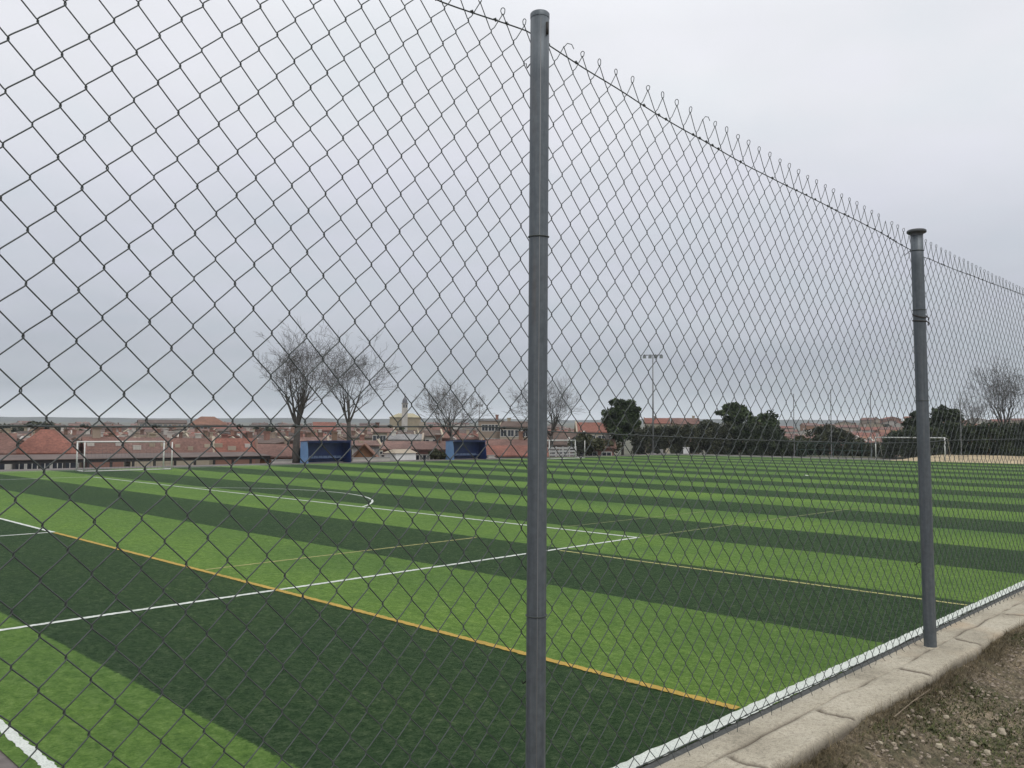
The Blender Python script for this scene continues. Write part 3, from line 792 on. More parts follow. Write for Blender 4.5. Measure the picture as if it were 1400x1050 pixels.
H('house', 'white walled house with two tier red roof left of the nearest fence post', 664, 748, 609, 621, 98, 'white', 'red', 'side', 6, 0, 0)
H('house', 'upper red roofed house standing just behind the white walled house by the near post', 660, 744, 600.5, 610, 108, 'pink brick', 'faded red', 'side', 4, 1)
H('house', 'house with brown roof behind the small goal by the nearest fence post', 744, 800, 591, 607, 124, 'brown brick', 'brown', 'side', 3, 1)
H('house', 'house with bright red roof directly left of the dark round evergreen', 786, 842, 577.5, 590, 150, 'cream', 'red', 'side', 4, 1, wrow=2)
H('house', 'low house with brick wall at the foot of the dark round evergreen', 776, 840, 600, 610, 112, 'pink brick', 'pinkish', 'side', 3, 1)
H('apartment_block', 'pale beige flat roofed apartment block right of the right dugout', 655, 686, 574, 579, 170, 'beige', 'grey', 'flat', 3, 1, group='apartment blocks of the town', cat='building', wrow=4)
H('apartment_block', 'cream apartment block with brown roof behind the left side of the near post', 684, 738, 576, 583, 165, 'cream', 'brown', 'side', 5, 2, group='apartment blocks of the town', cat='building', wrow=3)
H('apartment_block', 'cream block with a dark ground floor under the church hill', 508, 540, 585, 590, 150, 'cream', 'pinkish', 'side', 3, 1, group='apartment blocks of the town', cat='building', wrow=2)
H('house', 'grey roofed long shed with dark openings below the church', 530, 580, 593.5, 600, 140, 'white', 'grey', 'side', 4, 1)
H('house', 'white walled house right below the church and left of third bare tree', 570, 604, 588, 595, 145, 'white', 'brown', 'side', 2, 1)
H('house', 'brick house with tall faded roof directly left of third bare tree trunk', 588, 617, 583, 598, 150, 'pink brick', 'faded red', 'side', 2, 1)
H('house', 'large red roofed hall on the skyline right of the left goal', 258, 310, 569.5, 580.5, 420, 'orange brick', 'orange', 'hip', 5, 0)
H('house', 'low red roofed house directly right of the dark round evergreen', 880, 916, 571.5, 578.5, 250, 'cream', 'red', 'side', 0, 1)
H('house', 'red roofed house above the hedge right of the floodlight mast', 918, 956, 571.5, 579.5, 262, 'beige', 'faded red', 'side', 0, 1)
H('house', 'long brick hall with a row of dark windows on the skyline above the left goal', 188, 256, 574, 578, 430, 'beige', 'brown', 'side', 10, 0)
H('house', 'red roofed block on the skyline right of the largest bare tree trunk', 428, 460, 577, 588, 260, 'pink brick', 'red', 'side', 3, 0)
# ---- further rows: one house per landmark column and row
LM = [(-15,"at the photo's left edge"),(32,"near the photo's left edge"),(70,'a little left of the left goal'),(108,"over the left goal's left post"),(150,'over the middle of left goal'),(192,'over the right half of left goal'),(232,"past the left goal's right post"),(272,'between left goal and largest tree'),(312,"over the canopy's right half"),(350,'just left of largest bare tree'),(392,'behind the largest bare tree'),(432,'over the left dugout'),(472,'behind the second bare tree'),(508,'just left of the church'),(552,'below the church'),(594,'just left of third bare tree'),(634,'over the right dugout'),(676,'between right dugout and near post'),(716,"at the near post's left side"),(762,"at the near post's right side"),(806,'left of the round evergreen')]
ROWS = [('second row', 122, 2, (15, 5), 5.6), ('third row', 142, 2, (14, 4), 4.6), ('fourth row', 168, 1, (10, 3), 4.0), ('fifth row', 202, 1, (9, 2.5), 3.6), ('sixth row', 248, 1, (8, 2), 3.2), ('seventh row', 308, 1, (7, 1.5), 2.8), ('eighth row', 390, 1, (7, 1.5), 2.5), ('ninth row', 510, 1, (7, 1.5), 2.2), ('highest row', 720, 1, (6, 1), 2.0)]
roofs = ['faded red','red','brown','pinkish','brown','faded red','dark brown','brown']; walls = ['white','cream','beige','pink brick','cream','brown brick','white','grey']
skip = {('seventh row',432),('eighth row',272),('eighth row',192),('eighth row',232)}
for ri, (rn, D, step, (hpx, ej), drop) in enumerate(ROWS):
    for li, (px, lm) in enumerate(LM):
        if (li+ri) % step: continue
        if (rn, px) in skip: continue
        if px >= 508 and D < 160 or px in (676, 716) and D < 175: continue
        if 530 < px < 575 and D > 300: continue
        rc, wc = R.choice(roofs), R.choice(walls)
        dd = D*R.uniform(.94, 1.07); half = min(42*step*.55*R.uniform(.75, 1.1), 6.8/dd*F*R.uniform(.7, 1.2))
        pxx = px+R.uniform(-6, 6)
        yr = top_row(pxx, dd)+R.uniform(-1.4, 1.6)*(1 if D < 400 else .6)
        kind = 'side' if R.random() < .72 else ('gable' if R.random() < .55 else 'hip')
        nm = 'house'
        H(nm, f'{wc} house with {rc} roof, {rn}, {lm}', pxx-half, pxx+half, yr, yr+drop*R.uniform(.8, 1.25), dd, wc, rc, kind, (3 if D < 260 else (2 if D < 420 else 0)), (2 if D < 220 else 1), (2 if (D < 210 and kind == 'side') else 0), yaw=R.uniform(-.6, .6), wrow=(2 if D < 230 else 1))
# ---- right hand hillside
LMR = [(905,'left of floodlight mast'),(950,'right of floodlight mast'),(1040,'beside the tall pine'),(1072,'left of first net pole'),(1104,'right of first net pole'),(1132,'at the second net pole'),(1160,'left of the far goal'),(1190,"over far goal's left post"),(1218,'over the middle of far goal'),(1246,'behind the second fence post'),(1278,"over far goal's right post"),(1306,'right of the far goal'),(1336,'left of far right tree'),(1366,'behind far right bare tree'),(1394,"at the photo's right edge")]
ROWR = [('lowest hillside row', 190, 5), ('lower hillside row', 240, 4.6), ('middle hillside row', 300, 4.2), ('high hillside row', 370, 3.6), ('higher hillside row', 450, 3.2), ('top hillside row', 530, 2.8)]
for ri, (rn, D, drop) in enumerate(ROWR):
    for li, (px, lm) in enumerate(LMR):
        if px < 1000 and ri not in (4, 5): continue
        rc = R.choice(['red','faded red','red','pinkish','orange','faded red']); wc = R.choice(['cream','pink brick','beige','white','orange brick'])
        dd = D*R.uniform(.95, 1.06); half = 7.2/dd*F*R.uniform(.75, 1.1); pxx = px+R.uniform(-5, 5)
        yr = top_row(pxx, dd)+R.uniform(-1.3, 1.5)
        H('house', f'{wc} house with {rc} roof, {rn}, {lm}', pxx-half, pxx+half, yr, yr+drop*R.uniform(.85, 1.2), dd, wc, rc, 'side' if R.random() < .7 else 'gable', (2 if D < 330 else 0), 1, 0, yaw=R.uniform(-.6, .6), group='red roofed houses on the right hillside')

# ---- church
def church():
    D = 330; c = atD(553, 572, D); gz = terrain(c.x, c.y); sc = D/F
    d2 = Vector((c.x-CX, c.y-CY, 0)); rz = math.atan2(d2.y, d2.x)-PI/2
    g = thing('church', 'pale yellow church with slim domed bell tower on the skyline', 'church', (c.x, c.y, gz), rz)
    Z = lambda y: atD(553, y, D).z-gz
    X = lambda px: (px-553)*sc*1.03
    def B(nm, mat, x0, x1, y0, y1, z0, z1, par=g): mb = MB(); mb.box(x0, x1, y0, y1, z0, z1); return mb.build(nm, mat, par)
    B('wall', WM['pale yellow'], X(534), X(574), -5, 7, -4, Z(571))
    mb = MB(); w0, w1, zt, zb = X(533), X(575), Z(565), Z(571)+.02
    a = (X(545), 1, zt); b = (X(564), 1, zt)
    mb.quad((w0,-5.4,zb), (w1,-5.4,zb), b, a); mb.quad((w1,7.4,zb), (w0,7.4,zb), a, b); mb.tri((w1,-5.4,zb), (w1,7.4,zb), b); mb.tri((w0,7.4,zb), (w0,-5.4,zb), a)
    mb.build('roof', WM['pale yellow'], g)
    tw = B('bell_tower', WM['white'], X(549.5), X(557), -7.2, -5.05, -4, Z(552.5))
    B('cornice', WM['grey'], X(548.8), X(557.7), -7.5, -4.8, Z(552.4), Z(551.6), tw)
    for s in (X(551.2), X(554.2)): B('belfry_opening', M['glass'], s, s+.55, -7.24, -7.203, Z(558), Z(554), tw)
    mb = MB(); r = (X(556.5)-X(550))/2; zz = Z(551.5); mb.lathe([(r, 0), (r*1.02, .5), (r*.9, 1.1), (r*.55, 1.7), (r*.25, 2.1), (r*.2, 2.8), (.02, 3.9)], 12, (X(553.2), -6.1, zz)); mb.build('dome', M['dome'], tw, True)
    B('porch', WM['cream'], X(572), X(581), -6, 2, -4, Z(577))
church()

# ------------------------------------------------------------------ trees
def bare_tree(name, label, px, py, ytop, Y=None, X=None, spread=4.5, seed=1, trunk=.22, lean=0, fork=.28, limbs=5, levels=5, mat='bark', base_z=None, group=None, thin=1., tw=3):
    r = random.Random(seed)
    p = atY(px, py, Y) if Y is not None else atX(px, py, X)
    t = atY(px, ytop, Y) if Y is not None else atX(px, ytop, X)
    z0 = -.02 if base_z is None else base_z
    Ht = t.z-z0
    g = thing(name, label, 'tree', (p.x, p.y, z0), 0, group)
    tm, br, twg = MB(), MB(), MB()
    tm.tube([(0,0,-.3), (.02,0,Ht*fork*.4), (lean*.3,0,Ht*fork*.8), (lean*.5,0,Ht*fork*1.12)], [trunk*1.35, trunk*1.05, trunk*.95, trunk*.8], 9)
    # crown half width reached at a given height
    def grow(p, d, ln, rad, lev):
        n = 4 if lev < 3 else 3; pts = [p]; rads = [rad]; q = p.copy(); dd = d.copy()
        for k in range(n):
            j = Vector((r.gauss(0,1), r.gauss(0,1), r.gauss(0,.7)))*(.10+.03*lev)
            dd = (dd+j+Vector((0,0,.07 if lev < 3 else .03))).normalized(); q = q+dd*ln/n
            pts.append(q.copy()); rads.append(max(.0082*thin, rad*(1-.5*(k+1)/n)))
        (br if lev < 2 else twg).tube(pts, rads, 6 if lev < 2 else (4 if lev < 3 else 3), False)
        if lev >= levels: return
        nc = 4 if lev < 1 else (tw if lev != 2 else 2)
        for c in range(nc+(1 if lev < 2 else 0)):
            f = r.uniform(.3, 1.) if c else 1.
            i = min(n-1, int(f*n)); a = pts[i].lerp(pts[i+1], f*n-i) if f < 1 else pts[-1]
            ax = Vector((r.gauss(0,1), r.gauss(0,1), r.gauss(0,1))).cross(dd).normalized()
            ang = r.uniform(.3, .85) if c else r.uniform(.05, .3)
            nd = Matrix.Rotation(ang, 3, ax) @ dd
            if nd.z < -.15: nd.z *= .3; nd.normalize()
            grow(a, nd, ln*r.uniform(.56, .82), max(.0088*thin, rads[min(n, i+1)]*r.uniform(.45, .72)), lev+1)
    top = Vector((lean*.5, 0, Ht*fork*1.1)); rem = Ht*(1-fork)
    for k in range(limbs):
        a = 2*PI*k/limbs+r.uniform(-.4, .4); tilt = r.uniform(.35, .8)*(spread/(rem*.62))*.72
        if k == 0: tilt *= .3
        d = Vector((math.cos(a)*math.sin(tilt), math.sin(a)*math.sin(tilt), math.cos(tilt)))
        grow(top-Vector((0,0,r.uniform(0,.12)*Ht*fork)), d, rem*.42*r.uniform(.8, 1.1), trunk*.5, 0)
    tm.build('trunk', M[mat], g, True); br.build('limbs', M[mat], g, True); twg.build('twigs', M[mat], g)
    return g
GT = 'bare trees along the far touchline'
bare_tree('bare_tree', 'largest bare tree, left of the left dugout, with forked dark trunk', 404, 636, 459, Y=63.2, spread=5.2, seed=11, trunk=.30, fork=.27, limbs=6, group=GT, lean=.3)
bare_tree('bare_tree', 'bare tree rising right behind the right end of the left dugout', 477, 636, 479, Y=65.5, spread=4.0, seed=23, trunk=.24, fork=.36, limbs=5, group=GT, lean=-.2, base_z=-1.0)
bare_tree('bare_tree', 'small pale bare tree just left of the right dugout', 616.5, 632, 523, Y=64.5, spread=5.6, seed=31, trunk=.19, fork=.33, limbs=6, mat='bark_pale', group=GT, base_z=-.6)
bare_tree('bare_tree', 'bare tree half hidden behind the nearest fence post', 752, 628, 513, Y=66, spread=8.4, seed=47, trunk=.25, fork=.3, limbs=6, group=GT, lean=.5, base_z=-1.0)
bare_tree('bare_tree', 'bare tree rising above the hedge at the far right edge', 1374, 622, 512, X=116, spread=5, seed=53, trunk=.24, fork=.34, limbs=6, base_z=-.2)
bare_tree('bare_tree', 'slender faint bare tree right of the round evergreen by the far goal', 1327, 622, 538, X=122, spread=4.2, seed=59, trunk=.16, fork=.4, limbs=5, levels=4, mat='bark_pale', base_z=-.2)

def leaf(mb, p, s, r, tint):
    a = Vector((r.gauss(0,1), r.gauss(0,1), r.gauss(0,1))).normalized(); b = a.cross(Vector((r.gauss(0,1), r.gauss(0,1), r.gauss(0,1)))).normalized()
    mb.quad(p-a*s-b*s*.5, p+a*s*.1-b*s*.6, p+a*s+b*s*.35, p-a*s*.2+b*s*.6, tint)
def crown(mb, clumps, r, per, size, flat=.8):
    for (c, cr) in clumps:
        ct = r.random()
        for k in range(per):
            d = Vector((r.gauss(0,1), r.gauss(0,1), r.gauss(0,1))).normalized()*(r.random()**.45)*cr
            d.z *= flat
            leaf(mb, c+d, size*r.uniform(.6, 1.3), r, min(1, max(0, ct*.55+r.random()*.45)))
def evergreen(name, label, p, Ht, width, seed, mat='leaf', cat='tree', shape='round', trunk_h=.2, n=60, per=130, size=.22, group=None, trunk=.16):
    r = random.Random(seed); g = thing(name, label, cat, p, 0, group); mb = MB(); cl = []
    z0 = Ht*trunk_h
    while len(cl) < n:
        u = Vector((r.uniform(-1,1), r.uniform(-1,1), r.uniform(-1,1)))
        if u.length > 1: continue
        t = (u.z+1)/2
        if shape == 'round': k = 1
        elif shape == 'cone': k = (1.05-t)*1.25
        elif shape == 'umbrella': k = 1.1 if t > .45 else .55
        else: k = 1
        if shape == 'round' and u.length < .35: continue
        k *= 1+.45*mnoise.noise(u*1.9+Vector((seed*3.1, 0, 0)))
        c = Vector((u.x*width*.44*k, u.y*width*.42*k, z0+(Ht-z0)*(.08+.86*t)))
        cl.append((c, width*r.choice((.06,.09,.12,.16,.19))*r.uniform(.85, 1.15)))
    crown(mb, cl, r, per, size)
    tb = MB(); tb.tube([(0,0,-.4), (.05,0,z0), (0,.05,Ht*.7)], [trunk*1.3, trunk, trunk*.35], 7)
    for k in range(6):
        c = r.choice(cl)[0]; zz = r.uniform(z0*.8, Ht*.55); tb.tube([(0,0,zz), (c.x*.5,c.y*.5,(zz+c.z)/2), tuple(c)], [trunk*.5, trunk*.3, trunk*.1], 5, False)
    tb.build('trunk', M['bark'], g, True); mb.build('crown', M[mat], g)
    return g
def gz0(p, z): return (p.x, p.y, z)
p = atY(851, 625, 63.0); evergreen('evergreen_tree', 'dark dense round evergreen left of the floodlight mast', gz0(p, -.1), 7.7, 5.2, 3, 'leaf', n=85, per=170, trunk_h=.24)
p = atX(1003, 625, 106); evergreen('pine_tree', 'tall pine standing above the middle of the far hedge', gz0(p, -.3), 8.3, 4.8, 5, 'leaf', shape='umbrella', trunk_h=.3, n=46, per=110)
p = atX(1043, 625, 106); evergreen('pine_tree', 'rounded dark pine left of the first tall net pole', gz0(p, -.3), 6.6, 5.2, 6, 'leaf', n=50, per=130)
p = atX(1293, 621, 108); evergreen('evergreen_tree', 'dark round evergreen above the hedge, right of the second fence post', gz0(p, -.2), 7.0, 4.6, 8, 'leaf_cypress', n=60, per=150, trunk_h=.15)
p = atX(1252, 621, 112); evergreen('evergreen_tree', 'dark evergreen peeping out behind the second fence post', gz0(p, -.2), 6.3, 3.2, 9, 'leaf_cypress', n=40, per=110)
p = atX(970, 625, 105); evergreen('evergreen_tree', 'bushy grey green tree left of the tall pine', gz0(p, -.3), 5.6, 4.6, 10, 'leaf_hedge', n=46, per=130)
p = atX(1130, 625, 108); evergreen('evergreen_tree', 'grey green bushy tree around the second tall net pole', gz0(p, -.3), 4.9, 4.4, 12, 'leaf_olive', n=46, per=120, size=.16)
p = atX(1098, 625, 109); evergreen('evergreen_tree', 'brownish loose bush tree right of the first tall net pole', gz0(p, -.3), 2.9, 3.0, 13, 'leaf_olive', n=36, per=110)
p = atY(800, 626, 64); evergreen('shrub', 'dark olive shrub right of the small goal by the near post', gz0(p, -.1), 3.0, 4.2, 14, 'leaf_olive', cat='shrub', trunk_h=.05, n=36, per=120)
p = atY(822, 626, 64.5); evergreen('shrub', 'olive shrub at the foot of the dark round evergreen', gz0(p, -.1), 2.1, 4.4, 15, 'leaf_olive', cat='shrub', trunk_h=.05, n=34, per=110)
p = atY(599, 633, 63.5); evergreen('shrub', 'low brown shrub left of the third bare tree trunk', gz0(p, -.1), 1.1, 2.4, 16, 'leaf_olive', cat='shrub', trunk_h=.05, n=24, per=90, size=.12)
p = atY(413, 637, 63.2); evergreen('shrub', 'low dark green shrub between largest bare tree and left dugout', gz0(p, -.1), 1.6, 1.3, 18, 'leaf_olive', cat='shrub', trunk_h=.05, n=20, per=90, size=.1)
p = atD(540, 590, 250); evergreen('cypress_tree', 'left one of two dark trees in front of the church', (p.x, p.y, terrain(p.x, p.y)), 7.6, 4.2, 19, 'leaf_cypress', trunk_h=.1, n=34, per=80, size=.3)
p = atD(551, 590, 250); evergreen('cypress_tree', 'right one of two dark trees in front of the church', (p.x, p.y, terrain(p.x, p.y)), 8.2, 4.6, 20, 'leaf_cypress', trunk_h=.1, n=34, per=80, size=.3)
# dark tree line in the town, left
for k, (px, wd, ht, lab) in enumerate([(8,9,6,'at the very left edge'),(28,8,5,'second from the left edge'),(46,7,6.5,'third from the left edge'),(60,6,7,'directly above the big hipped roof'),(76,7,5.6,'just right of the big hipped roof'),(110,5,5,'above the left post of the left goal'),(356,5,5.5,'just left of the largest bare tree'),(366,5,5,'next to the largest bare tree')]):
    D = 240; p = atD(px, 583, D); evergreen('town_tree', f'dark tree among the far roofs, {lab}', (p.x, p.y, terrain(p.x, p.y)), 3+ht, wd, 70+k, 'leaf_hedge', trunk_h=.15, n=24, per=60, size=.4, group='dark trees among the far roofs')
for k, (px, D, lab) in enumerate([(1062,300,'beside the first tall net pole'),(1120,330,'left of the second tall net pole'),(1148,300,'left of the far goal'),(1176,380,'above the far goal left post'),(1214,420,'above the far goal'),(1238,330,'close to the second fence post'),(1302,360,'right of the second fence post'),(1345,330,'near the right edge')]):
    p = atD(px, 580, D); evergreen('town_tree', f'small dark tree among the right hillside roofs, {lab}', (p.x, p.y, terrain(p.x, p.y)), R.uniform(6, 8.5), 6, 90+k, 'leaf_hedge', trunk_h=.15, n=20, per=50, size=.45, group='dark trees on the right hillside')
def hedge(name, label, A, B, h0, depth, seed, mat, n=140, per=150, size=.2, top=.5, gaps=0.):
    r = random.Random(seed); A = Vector(A); B = Vector(B); o = A
    g = thing(name, label, 'hedge', tuple(A)); mb = MB(); st = MB(); dv = B-A; nrm = Vector((-dv.y, dv.x, 0)).normalized()
    for k in range(n):
        t = r.random(); hh = h0(t)+top*mnoise.noise(Vector((t*14, seed, 0)))+.5*top*mnoise.noise(Vector((t*47, seed, 5)))
        z = hh*r.random()**.8*.95; c = dv*t + nrm*r.uniform(-depth, depth)*.5 + Vector((0,0,max(.15, z)))
        cr = r.uniform(.35, .75); ct = r.random()
        for q in range(per):
            d = Vector((r.gauss(0,1), r.gauss(0,1), r.gauss(0,1))).normalized()*(r.random()**.5)*cr; d.z *= 1.15
            leaf(mb, c+d, size*r.uniform(.6, 1.3), r, min(1, max(0, ct*.6+r.random()*.4)))
    for k in range(int(dv.length/1.2)):
        b = dv*(k+.5)/int(dv.length/1.2); st.tube([b, b+Vector((r.uniform(-.2,.2), r.uniform(-.2,.2), 1.2))], [.06, .03], 5, False)
    mb.build('foliage', M[mat], g); st.build('stems', M['bark'], g); return g
a = atX(866, 625, 103.5); b = atX(1000, 625, 103.5)
hedge('hedge', 'long dark clipped hedge right of the floodlight mast', (a.x, a.y, -.1), (b.x, b.y, -.1), lambda t: interp([(0,4.0),(.3,3.7),(.55,4.0),(1,4.2)], t), 2.0, 3, 'leaf_hedge', n=330, per=120, top=.5, size=.15)
a = atX(996, 625, 104.2); b = atX(1112, 625, 104.2)
hedge('hedge', 'shadowy green hedge below the two pines', (a.x, a.y, -.1), (b.x, b.y, -.1), lambda t: interp([(0,4.2),(.35,4.4),(.55,3.8),(.72,2.2),(1,1.6)], t), 2.0, 4, 'leaf_cypress', n=260, per=120, top=.4, size=.15)
a = atX(1108, 625, 106); b = atX(1214, 625, 106)
hedge('hedge', 'greyish loose hedge left of and behind the far goal', (a.x, a.y, -.1), (b.x, b.y, -.1), lambda t: interp([(0,1.6),(.2,3.3),(.42,3.6),(.6,2.5),(.75,1.5),(1,1.9)], t), 1.8, 5, 'leaf_hedge', n=200, per=110, top=.45, size=.15)
a = atX(1210, 622, 104); b = atX(1480, 622, 104)
hedge('hedge', 'tall dark hedge behind the far goal and along the right edge', (a.x, a.y, .3), (b.x, b.y, .3), lambda t: interp([(0,1.9),(.05,2.8),(.15,3.1),(.45,3.6),(1,4.2)], t), 2.0, 6, 'leaf_cypress', n=520, per=120, top=.4, size=.15)

# ------------------------------------------------------------------ far end: bank, kerb, poles, floodlight
mb = MB(); n = 60; pr_ = [(94.7,0.0),(95.4,.06),(97,.30),(99.5,.55),(103,.62),(106,.2)]
for i in range(n+1):
    y = -20+52*i/n; row = []
    for x, z in pr_: mb.v.append((x+(.25*mnoise.noise(Vector((y*.5,x,0))) if x > 95 else 0), y, z*(1 if y < 29 else max(0, 1-(y-29)/3))+.05*mnoise.noise(Vector((x*.8,y*.8,2)))*(x > 95)))
    if i:
        for j in range(len(pr_)-1): k = (i-1)*len(pr_)+j; mb.f.append((k, k+1, k+len(pr_)+1, k+len(pr_))); mb.t.append(None)
struct('end_bank', mb, M['bank'])
mb = MB(); mb.box(94.9, 95.15, 31.6, 62.5, -.01, .13); tag(mb.build('kerb', M['grey_plain']), kind='structure')
def pole(label, px, py, ytop, X, r=.05, grp='tall net poles behind the far end of the pitch'):
    p = atX(px, py, X); t = atX(px, ytop, X); g = thing('net_pole', label, 'pole', (p.x, p.y, -.05), 0, grp)
    mb = MB(); mb.tube([(0,0,0), (0,0,t.z+.05)], r, 8); mb.build('shaft', M['steel_far'], g)
    mb = MB(); mb.box(-.14, .14, -.14, .14, .0, .06); mb.build('base_plate', M['steel_far'], g)
    mb = MB(); mb.lathe([(r+.012,-.02),(r+.012,.03),(0,.05)], 8, (0,0,t.z+.05)); mb.build('pole_cap', M['steel_far'], g)
    return p, t
pole('leftmost tall net pole, right of the two pines', 1086, 625, 539, 101)
pole('tall net pole rising from the grey green bushy tree', 1137, 625, 533, 101)
pole('tall net pole just left of the far goal', 1191.5, 625, 536, 101)
pole('tall net pole right of the far goal', 1314.5, 622, 536, 101)
def rail_fence(label, A, B, h, npost, mat):
    A, B = Vector(A), Vector(B); g = thing('railing', label, 'railing', tuple(A)); d = B-A
    for z in (h, h*.52):
        mb = MB(); mb.tube([(0,0,z), d+Vector((0,0,z))], .03, 6); mb.build('rail', M[mat], g)
    for k in range(npost):
        b = d*k/(npost-1); mb = MB(); mb.tube([b+Vector((0,0,-.1)), b+Vector((0,0,h+.04))], .035, 6); mb.build('post', M[mat], g)
    return g
a = atX(1090, 625, 101.0); b = atX(1192, 625, 101.0)
rail_fence('green metal railing left of the far goal', (a.x, a.y, 0), (b.x, b.y, 0), 1.75, 9, 'green_steel')
# floodlight mast
def mast(name, label, p, ztop, nlamp, w, r=.11):
    g = thing(name, label, 'floodlight mast', tuple(p)); h = ztop-p.z
    yaw = math.atan2(CY-p.y, CX-p.x)
    mb = MB(); mb.tube([(0,0,0), (0,0,h*.5), (0,0,h)], [r*1.25, r, r*.65], 10); mb.build('mast', M['steel_far'], g, True)
    a = Vector((-math.sin(yaw), math.cos(yaw), 0)); f = Vector((math.cos(yaw), math.sin(yaw), 0))
    mb = MB(); mb.tube([a*-w+Vector((0,0,h-.05)), a*w+Vector((0,0,h-.05))], .06, 6); mb.build('crossarm', M['lamp'], g)
    for k in range(nlamp):
        c = a*(-w+.12+(2*w-.24)*k/(nlamp-1))+Vector((0,0,h-.28))+f*.1
        mt = Matrix.Translation(c) @ Matrix.Rotation(yaw, 4, 'Z') @ Matrix.Rotation(.5, 4, 'Y')
        mb = MB(); mb.box(-.12, .12, -.22, .22, -.2, .2, mt); mb.box(-.03, .03, -.05, .05, .2, .34, mt); lp = mb.build('floodlight', M['lamp'], g)
        mb = MB(); mb.box(.123, .135, -.19, .19, -.17, .17, mt); mb.build('lens', M['lamp_glass'], lp)
    mb = MB(); mb.box(-.3, .3, -.3, .3, -.02, .18); mb.build('footing', M['grey_plain'], g)
    return g
p = atY(893, 627, 62.2); t = atY(893, 487, 62.2); mast('floodlight_mast', 'tall floodlight mast with four lamps by the far corner of the pitch', Vector((p.x, p.y, -.01)), t.z+.2, 4, 1.25)
D = 190; p = atD(655, 600, D); t = atD(655, 553, D); gz = terrain(p.x, p.y)
mast('floodlight_mast', 'slender distant lamp mast in the town right of the third bare tree', Vector((p.x, p.y, gz)), t.z, 2, .7, .12)
# small objects at the far corner
p = atY(938.5, 626.5, 62.6)
g = thing('storage_box', 'white box standing before the dark hedge right of the floodlight mast', 'box', (p.x, p.y, -.012), .5)
mb = MB(); mb.box(-.55, .55, -.4, .4, .0, .82); mb.build('body', M['plastic_white'], g); mb = MB(); mb.box(-.6, .6, -.45, .45, .823, .92); mb.build('lid', M['plastic_white'], g)
p = atY(904.5, 626.5, 62.6)
g = thing('utility_cabinet', 'small grey cabinet at the foot of the floodlight mast', 'cabinet', (p.x, p.y, -.012), .5)
mb = MB(); mb.box(-.25, .25, -.2, .2, 0, .62); mb.build('body', M['grey_plain'], g); mb = MB(); mb.box(-.28, .28, -.23, .23, .623, .68); mb.build('lid', M['grey_plain'], g)
# low walls along the far touchline
def low_wall(label, px0, px1, Y, h, mat, posts=0):
    a, b = atY(px0, 630, Y), atY(px1, 630, Y); g = thing('low_wall', label, 'wall', (a.x, Y, -.012)); w = b.x-a.x
    mb = MB(); mb.box(0, w, -.1, .1, -.3, h); mb.build('wall_body', mat, g); mb = MB(); mb.box(-.05, w+.05, -.15, .15, h+.003, h+.07); mb.build('coping', M['grey_plain'], g)
low_wall('low cream wall left of the trunk of the largest bare tree', 372, 402, 63.3, .26, WM['white'])
low_wall('low cream wall right of the left dugout', 482, 532, 63.3, .30, WM['white'])
low_wall('low white wall between second dugout and near post', 667, 742, 63.3, .28, WM['white'])
# white advertising style barrier behind the half hidden goal: slatted, blank
def barrier():
    a, b = atY(742, 628, 63.2), atY(788, 628, 63.2); w = b.x-a.x; g = thing('slatted_barrier', 'white slatted barrier behind the half hidden small goal', 'barrier', (a.x, 63.2, -.012))
    for z in (.1, .5, .9):
        mb = MB(); mb.box(0, w, -.03, .03, z, z+.25); mb.build('slat', M['slat'], g)
    for k in range(6):
        x = w*k/5; mb = MB(); mb.box(x-.06, x+.06, .033, .1, -.05, 1.2); mb.build('post', M['plastic_white'], g)
barrier()
p = atY(554, 634, 63.6); g = thing('small_hut', 'small white hut by the row houses between the dugouts', 'hut', (p.x, 63.6, -.3))
mb = MB(); mb.box(-1.3, 1.3, -.1, 1.8, 0, 1.0); mb.build('wall', M['plastic_white'], g)
mb = MB(); mb.v = [(-1.45,-.25,.99),(1.45,-.25,1.003),(1.3,.9,1.38),(-1.0,.9,1.38),(1.45,1.95,1.003),(-1.45,1.95,1.003)]; mb.f = [(0,1,2,3),(3,2,4,5),(1,4,2),(5,0,3)]; mb.t = [None]*4; mb.build('roof', WM['cream'], g)
# perimeter net fence posts along the far touchline
for k, px in enumerate((-40, 40, 200, 252, 305, 470, 700, 820)):
    p = atY(px, 632, 64.5); t = atY(px, 600, 64.5)
# ------------------------------------------------------------------ damp winter air
hm = bpy.data.materials.new('haze_air'); hm.use_nodes = True; hn = hm.node_tree
hn.nodes.remove(hn.nodes['Principled BSDF'])
pv = hn.nodes.new('ShaderNodeVolumePrincipled'); pv.inputs['Color'].default_value = (.80,.86,.93,1); pv.inputs['Density'].default_value = HAZE; pv.inputs['Anisotropy'].default_value = 0
hn.links.new(pv.outputs[0], hn.nodes['Material Output'].inputs['Volume'])
mb = MB(); mb.box(-2700, 2700, -2700, 2700, -30, 75); tag(mb.build('haze', hm), 'thin pale grey haze lying over the town and the far hills', 'haze', kind='stuff')
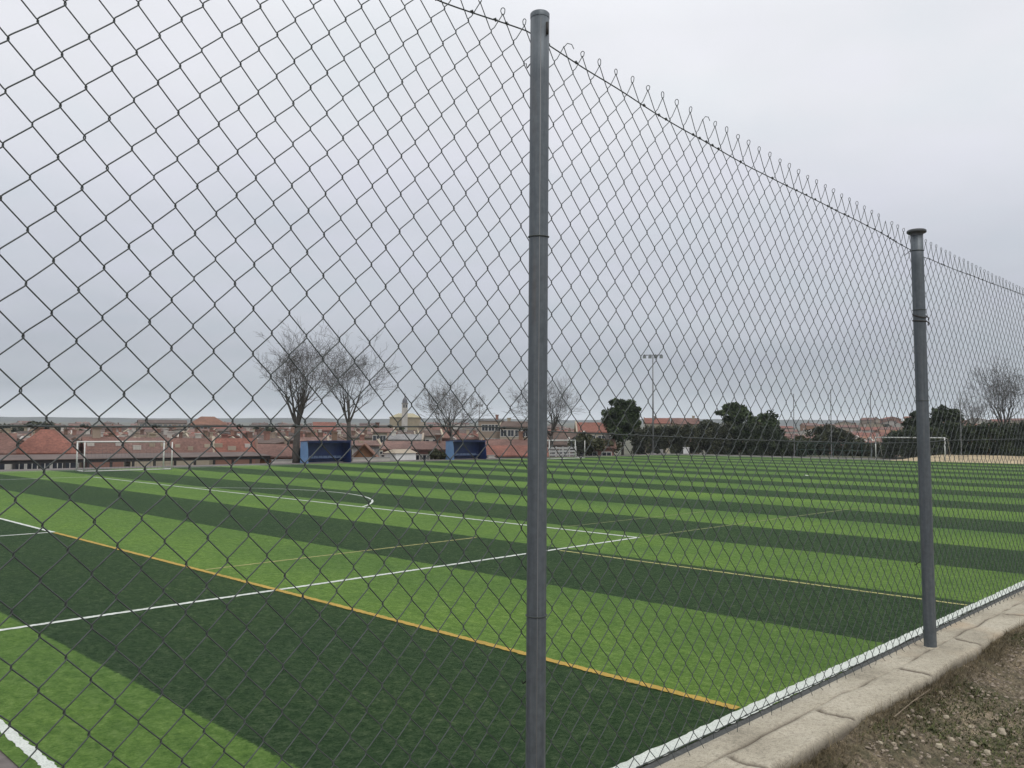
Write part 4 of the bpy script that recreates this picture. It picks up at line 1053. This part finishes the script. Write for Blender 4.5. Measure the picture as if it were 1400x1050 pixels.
# ------------------------------------------------------------------ sky and light
w = bpy.data.worlds.new('World'); scene.world = w; w.use_nodes = True
nt = w.node_tree; bg = nt.nodes['Background']
tc = nt.nodes.new('ShaderNodeTexCoord'); sep = nt.nodes.new('ShaderNodeSeparateXYZ'); L(nt, tc.outputs['Generated'], sep.inputs[0])
sky = nt.nodes.new('ShaderNodeTexSky'); sky.sky_type = 'NISHITA'; sky.sun_disc = False
SUN_EL, SUN_AZ = math.radians(52), math.radians(250)     # azimuth of the sun in the ground plane, from +X towards +Y
sky.sun_elevation = SUN_EL; sky.sun_rotation = PI/2-SUN_AZ
sky.air_density = 1; sky.dust_density = 4
zc = math_(nt, 'MAXIMUM', sep.outputs[2], 0)
zs = math_(nt, 'POWER', zc, .5)
over = ramp(nt, zs, [(0, (.86,.90,.92)), (.13, (.84,.885,.92)), (.17, (.66,.715,.77)), (.22, (.53,.575,.63)), (.29, (.535,.57,.635)), (.36, (.615,.645,.715)), (.44, (.70,.728,.80)), (.52, (.825,.845,.915)), (.60, (.92,.935,.985)), (.68, (.96,.975,1.02)), (.78, (.98,.99,1.02)), (1, (1,1,1))])
zen = ramp(nt, zs, [(0, (.5,.5,.5)), (.66, (.5,.5,.5)), (1, (.85,.85,.85))])
# cloud layer: direction projected on a flat ceiling
cv = nt.nodes.new('ShaderNodeCombineXYZ'); zd = math_(nt, 'ADD', zc, .16)
L(nt, math_(nt, 'DIVIDE', sep.outputs[0], zd), cv.inputs[0]); L(nt, math_(nt, 'DIVIDE', sep.outputs[1], zd), cv.inputs[1])
c1 = noise(nt, cv.outputs[0], .8, 5, .5, .4); c2 = noise(nt, cv.outputs[0], 2.6, 4, .5)
cl = mix(nt, 1, over, ramp(nt, c1, [(.3, (.92,.925,.935)), (.5, (1,1,1)), (.7, (1.07,1.07,1.06))]), 'MULTIPLY')
cl = mix(nt, 1, cl, ramp(nt, c2, [(.3, (.962,.982,.978)), (.5, (1,.998,.995)), (.7, (1.025,1.012,1.03))]), 'MULTIPLY')
zm = mix(nt, 1, cl, zen, 'MULTIPLY')
dbl = nt.nodes.new('ShaderNodeVectorMath'); dbl.operation = 'SCALE'; L(nt, zm, dbl.inputs[0]); dbl.inputs['Scale'].default_value = 20.0*.94
# the Nishita sky shines faintly through the cloud; both at Background strength 0.1
add = mix(nt, .08, dbl.outputs[0], sky.outputs[0])
L(nt, add, bg.inputs['Color']); bg.inputs['Strength'].default_value = .1
ld = bpy.data.lights.new('sun', 'SUN'); ld.energy = .9; ld.angle = math.radians(25); ld.color = (1, .97, .93)
lo = bpy.data.objects.new('sun', ld); COL.objects.link(lo)
sd = Vector((math.cos(SUN_EL)*math.cos(SUN_AZ), math.cos(SUN_EL)*math.sin(SUN_AZ), math.sin(SUN_EL)))
lo.rotation_euler = sd.to_track_quat('Z', 'Y').to_euler(); lo.location = (0, -20, 40)
scene.view_settings.view_transform = 'Standard'; scene.view_settings.look = 'None'; scene.view_settings.exposure = 0; scene.view_settings.gamma = 1
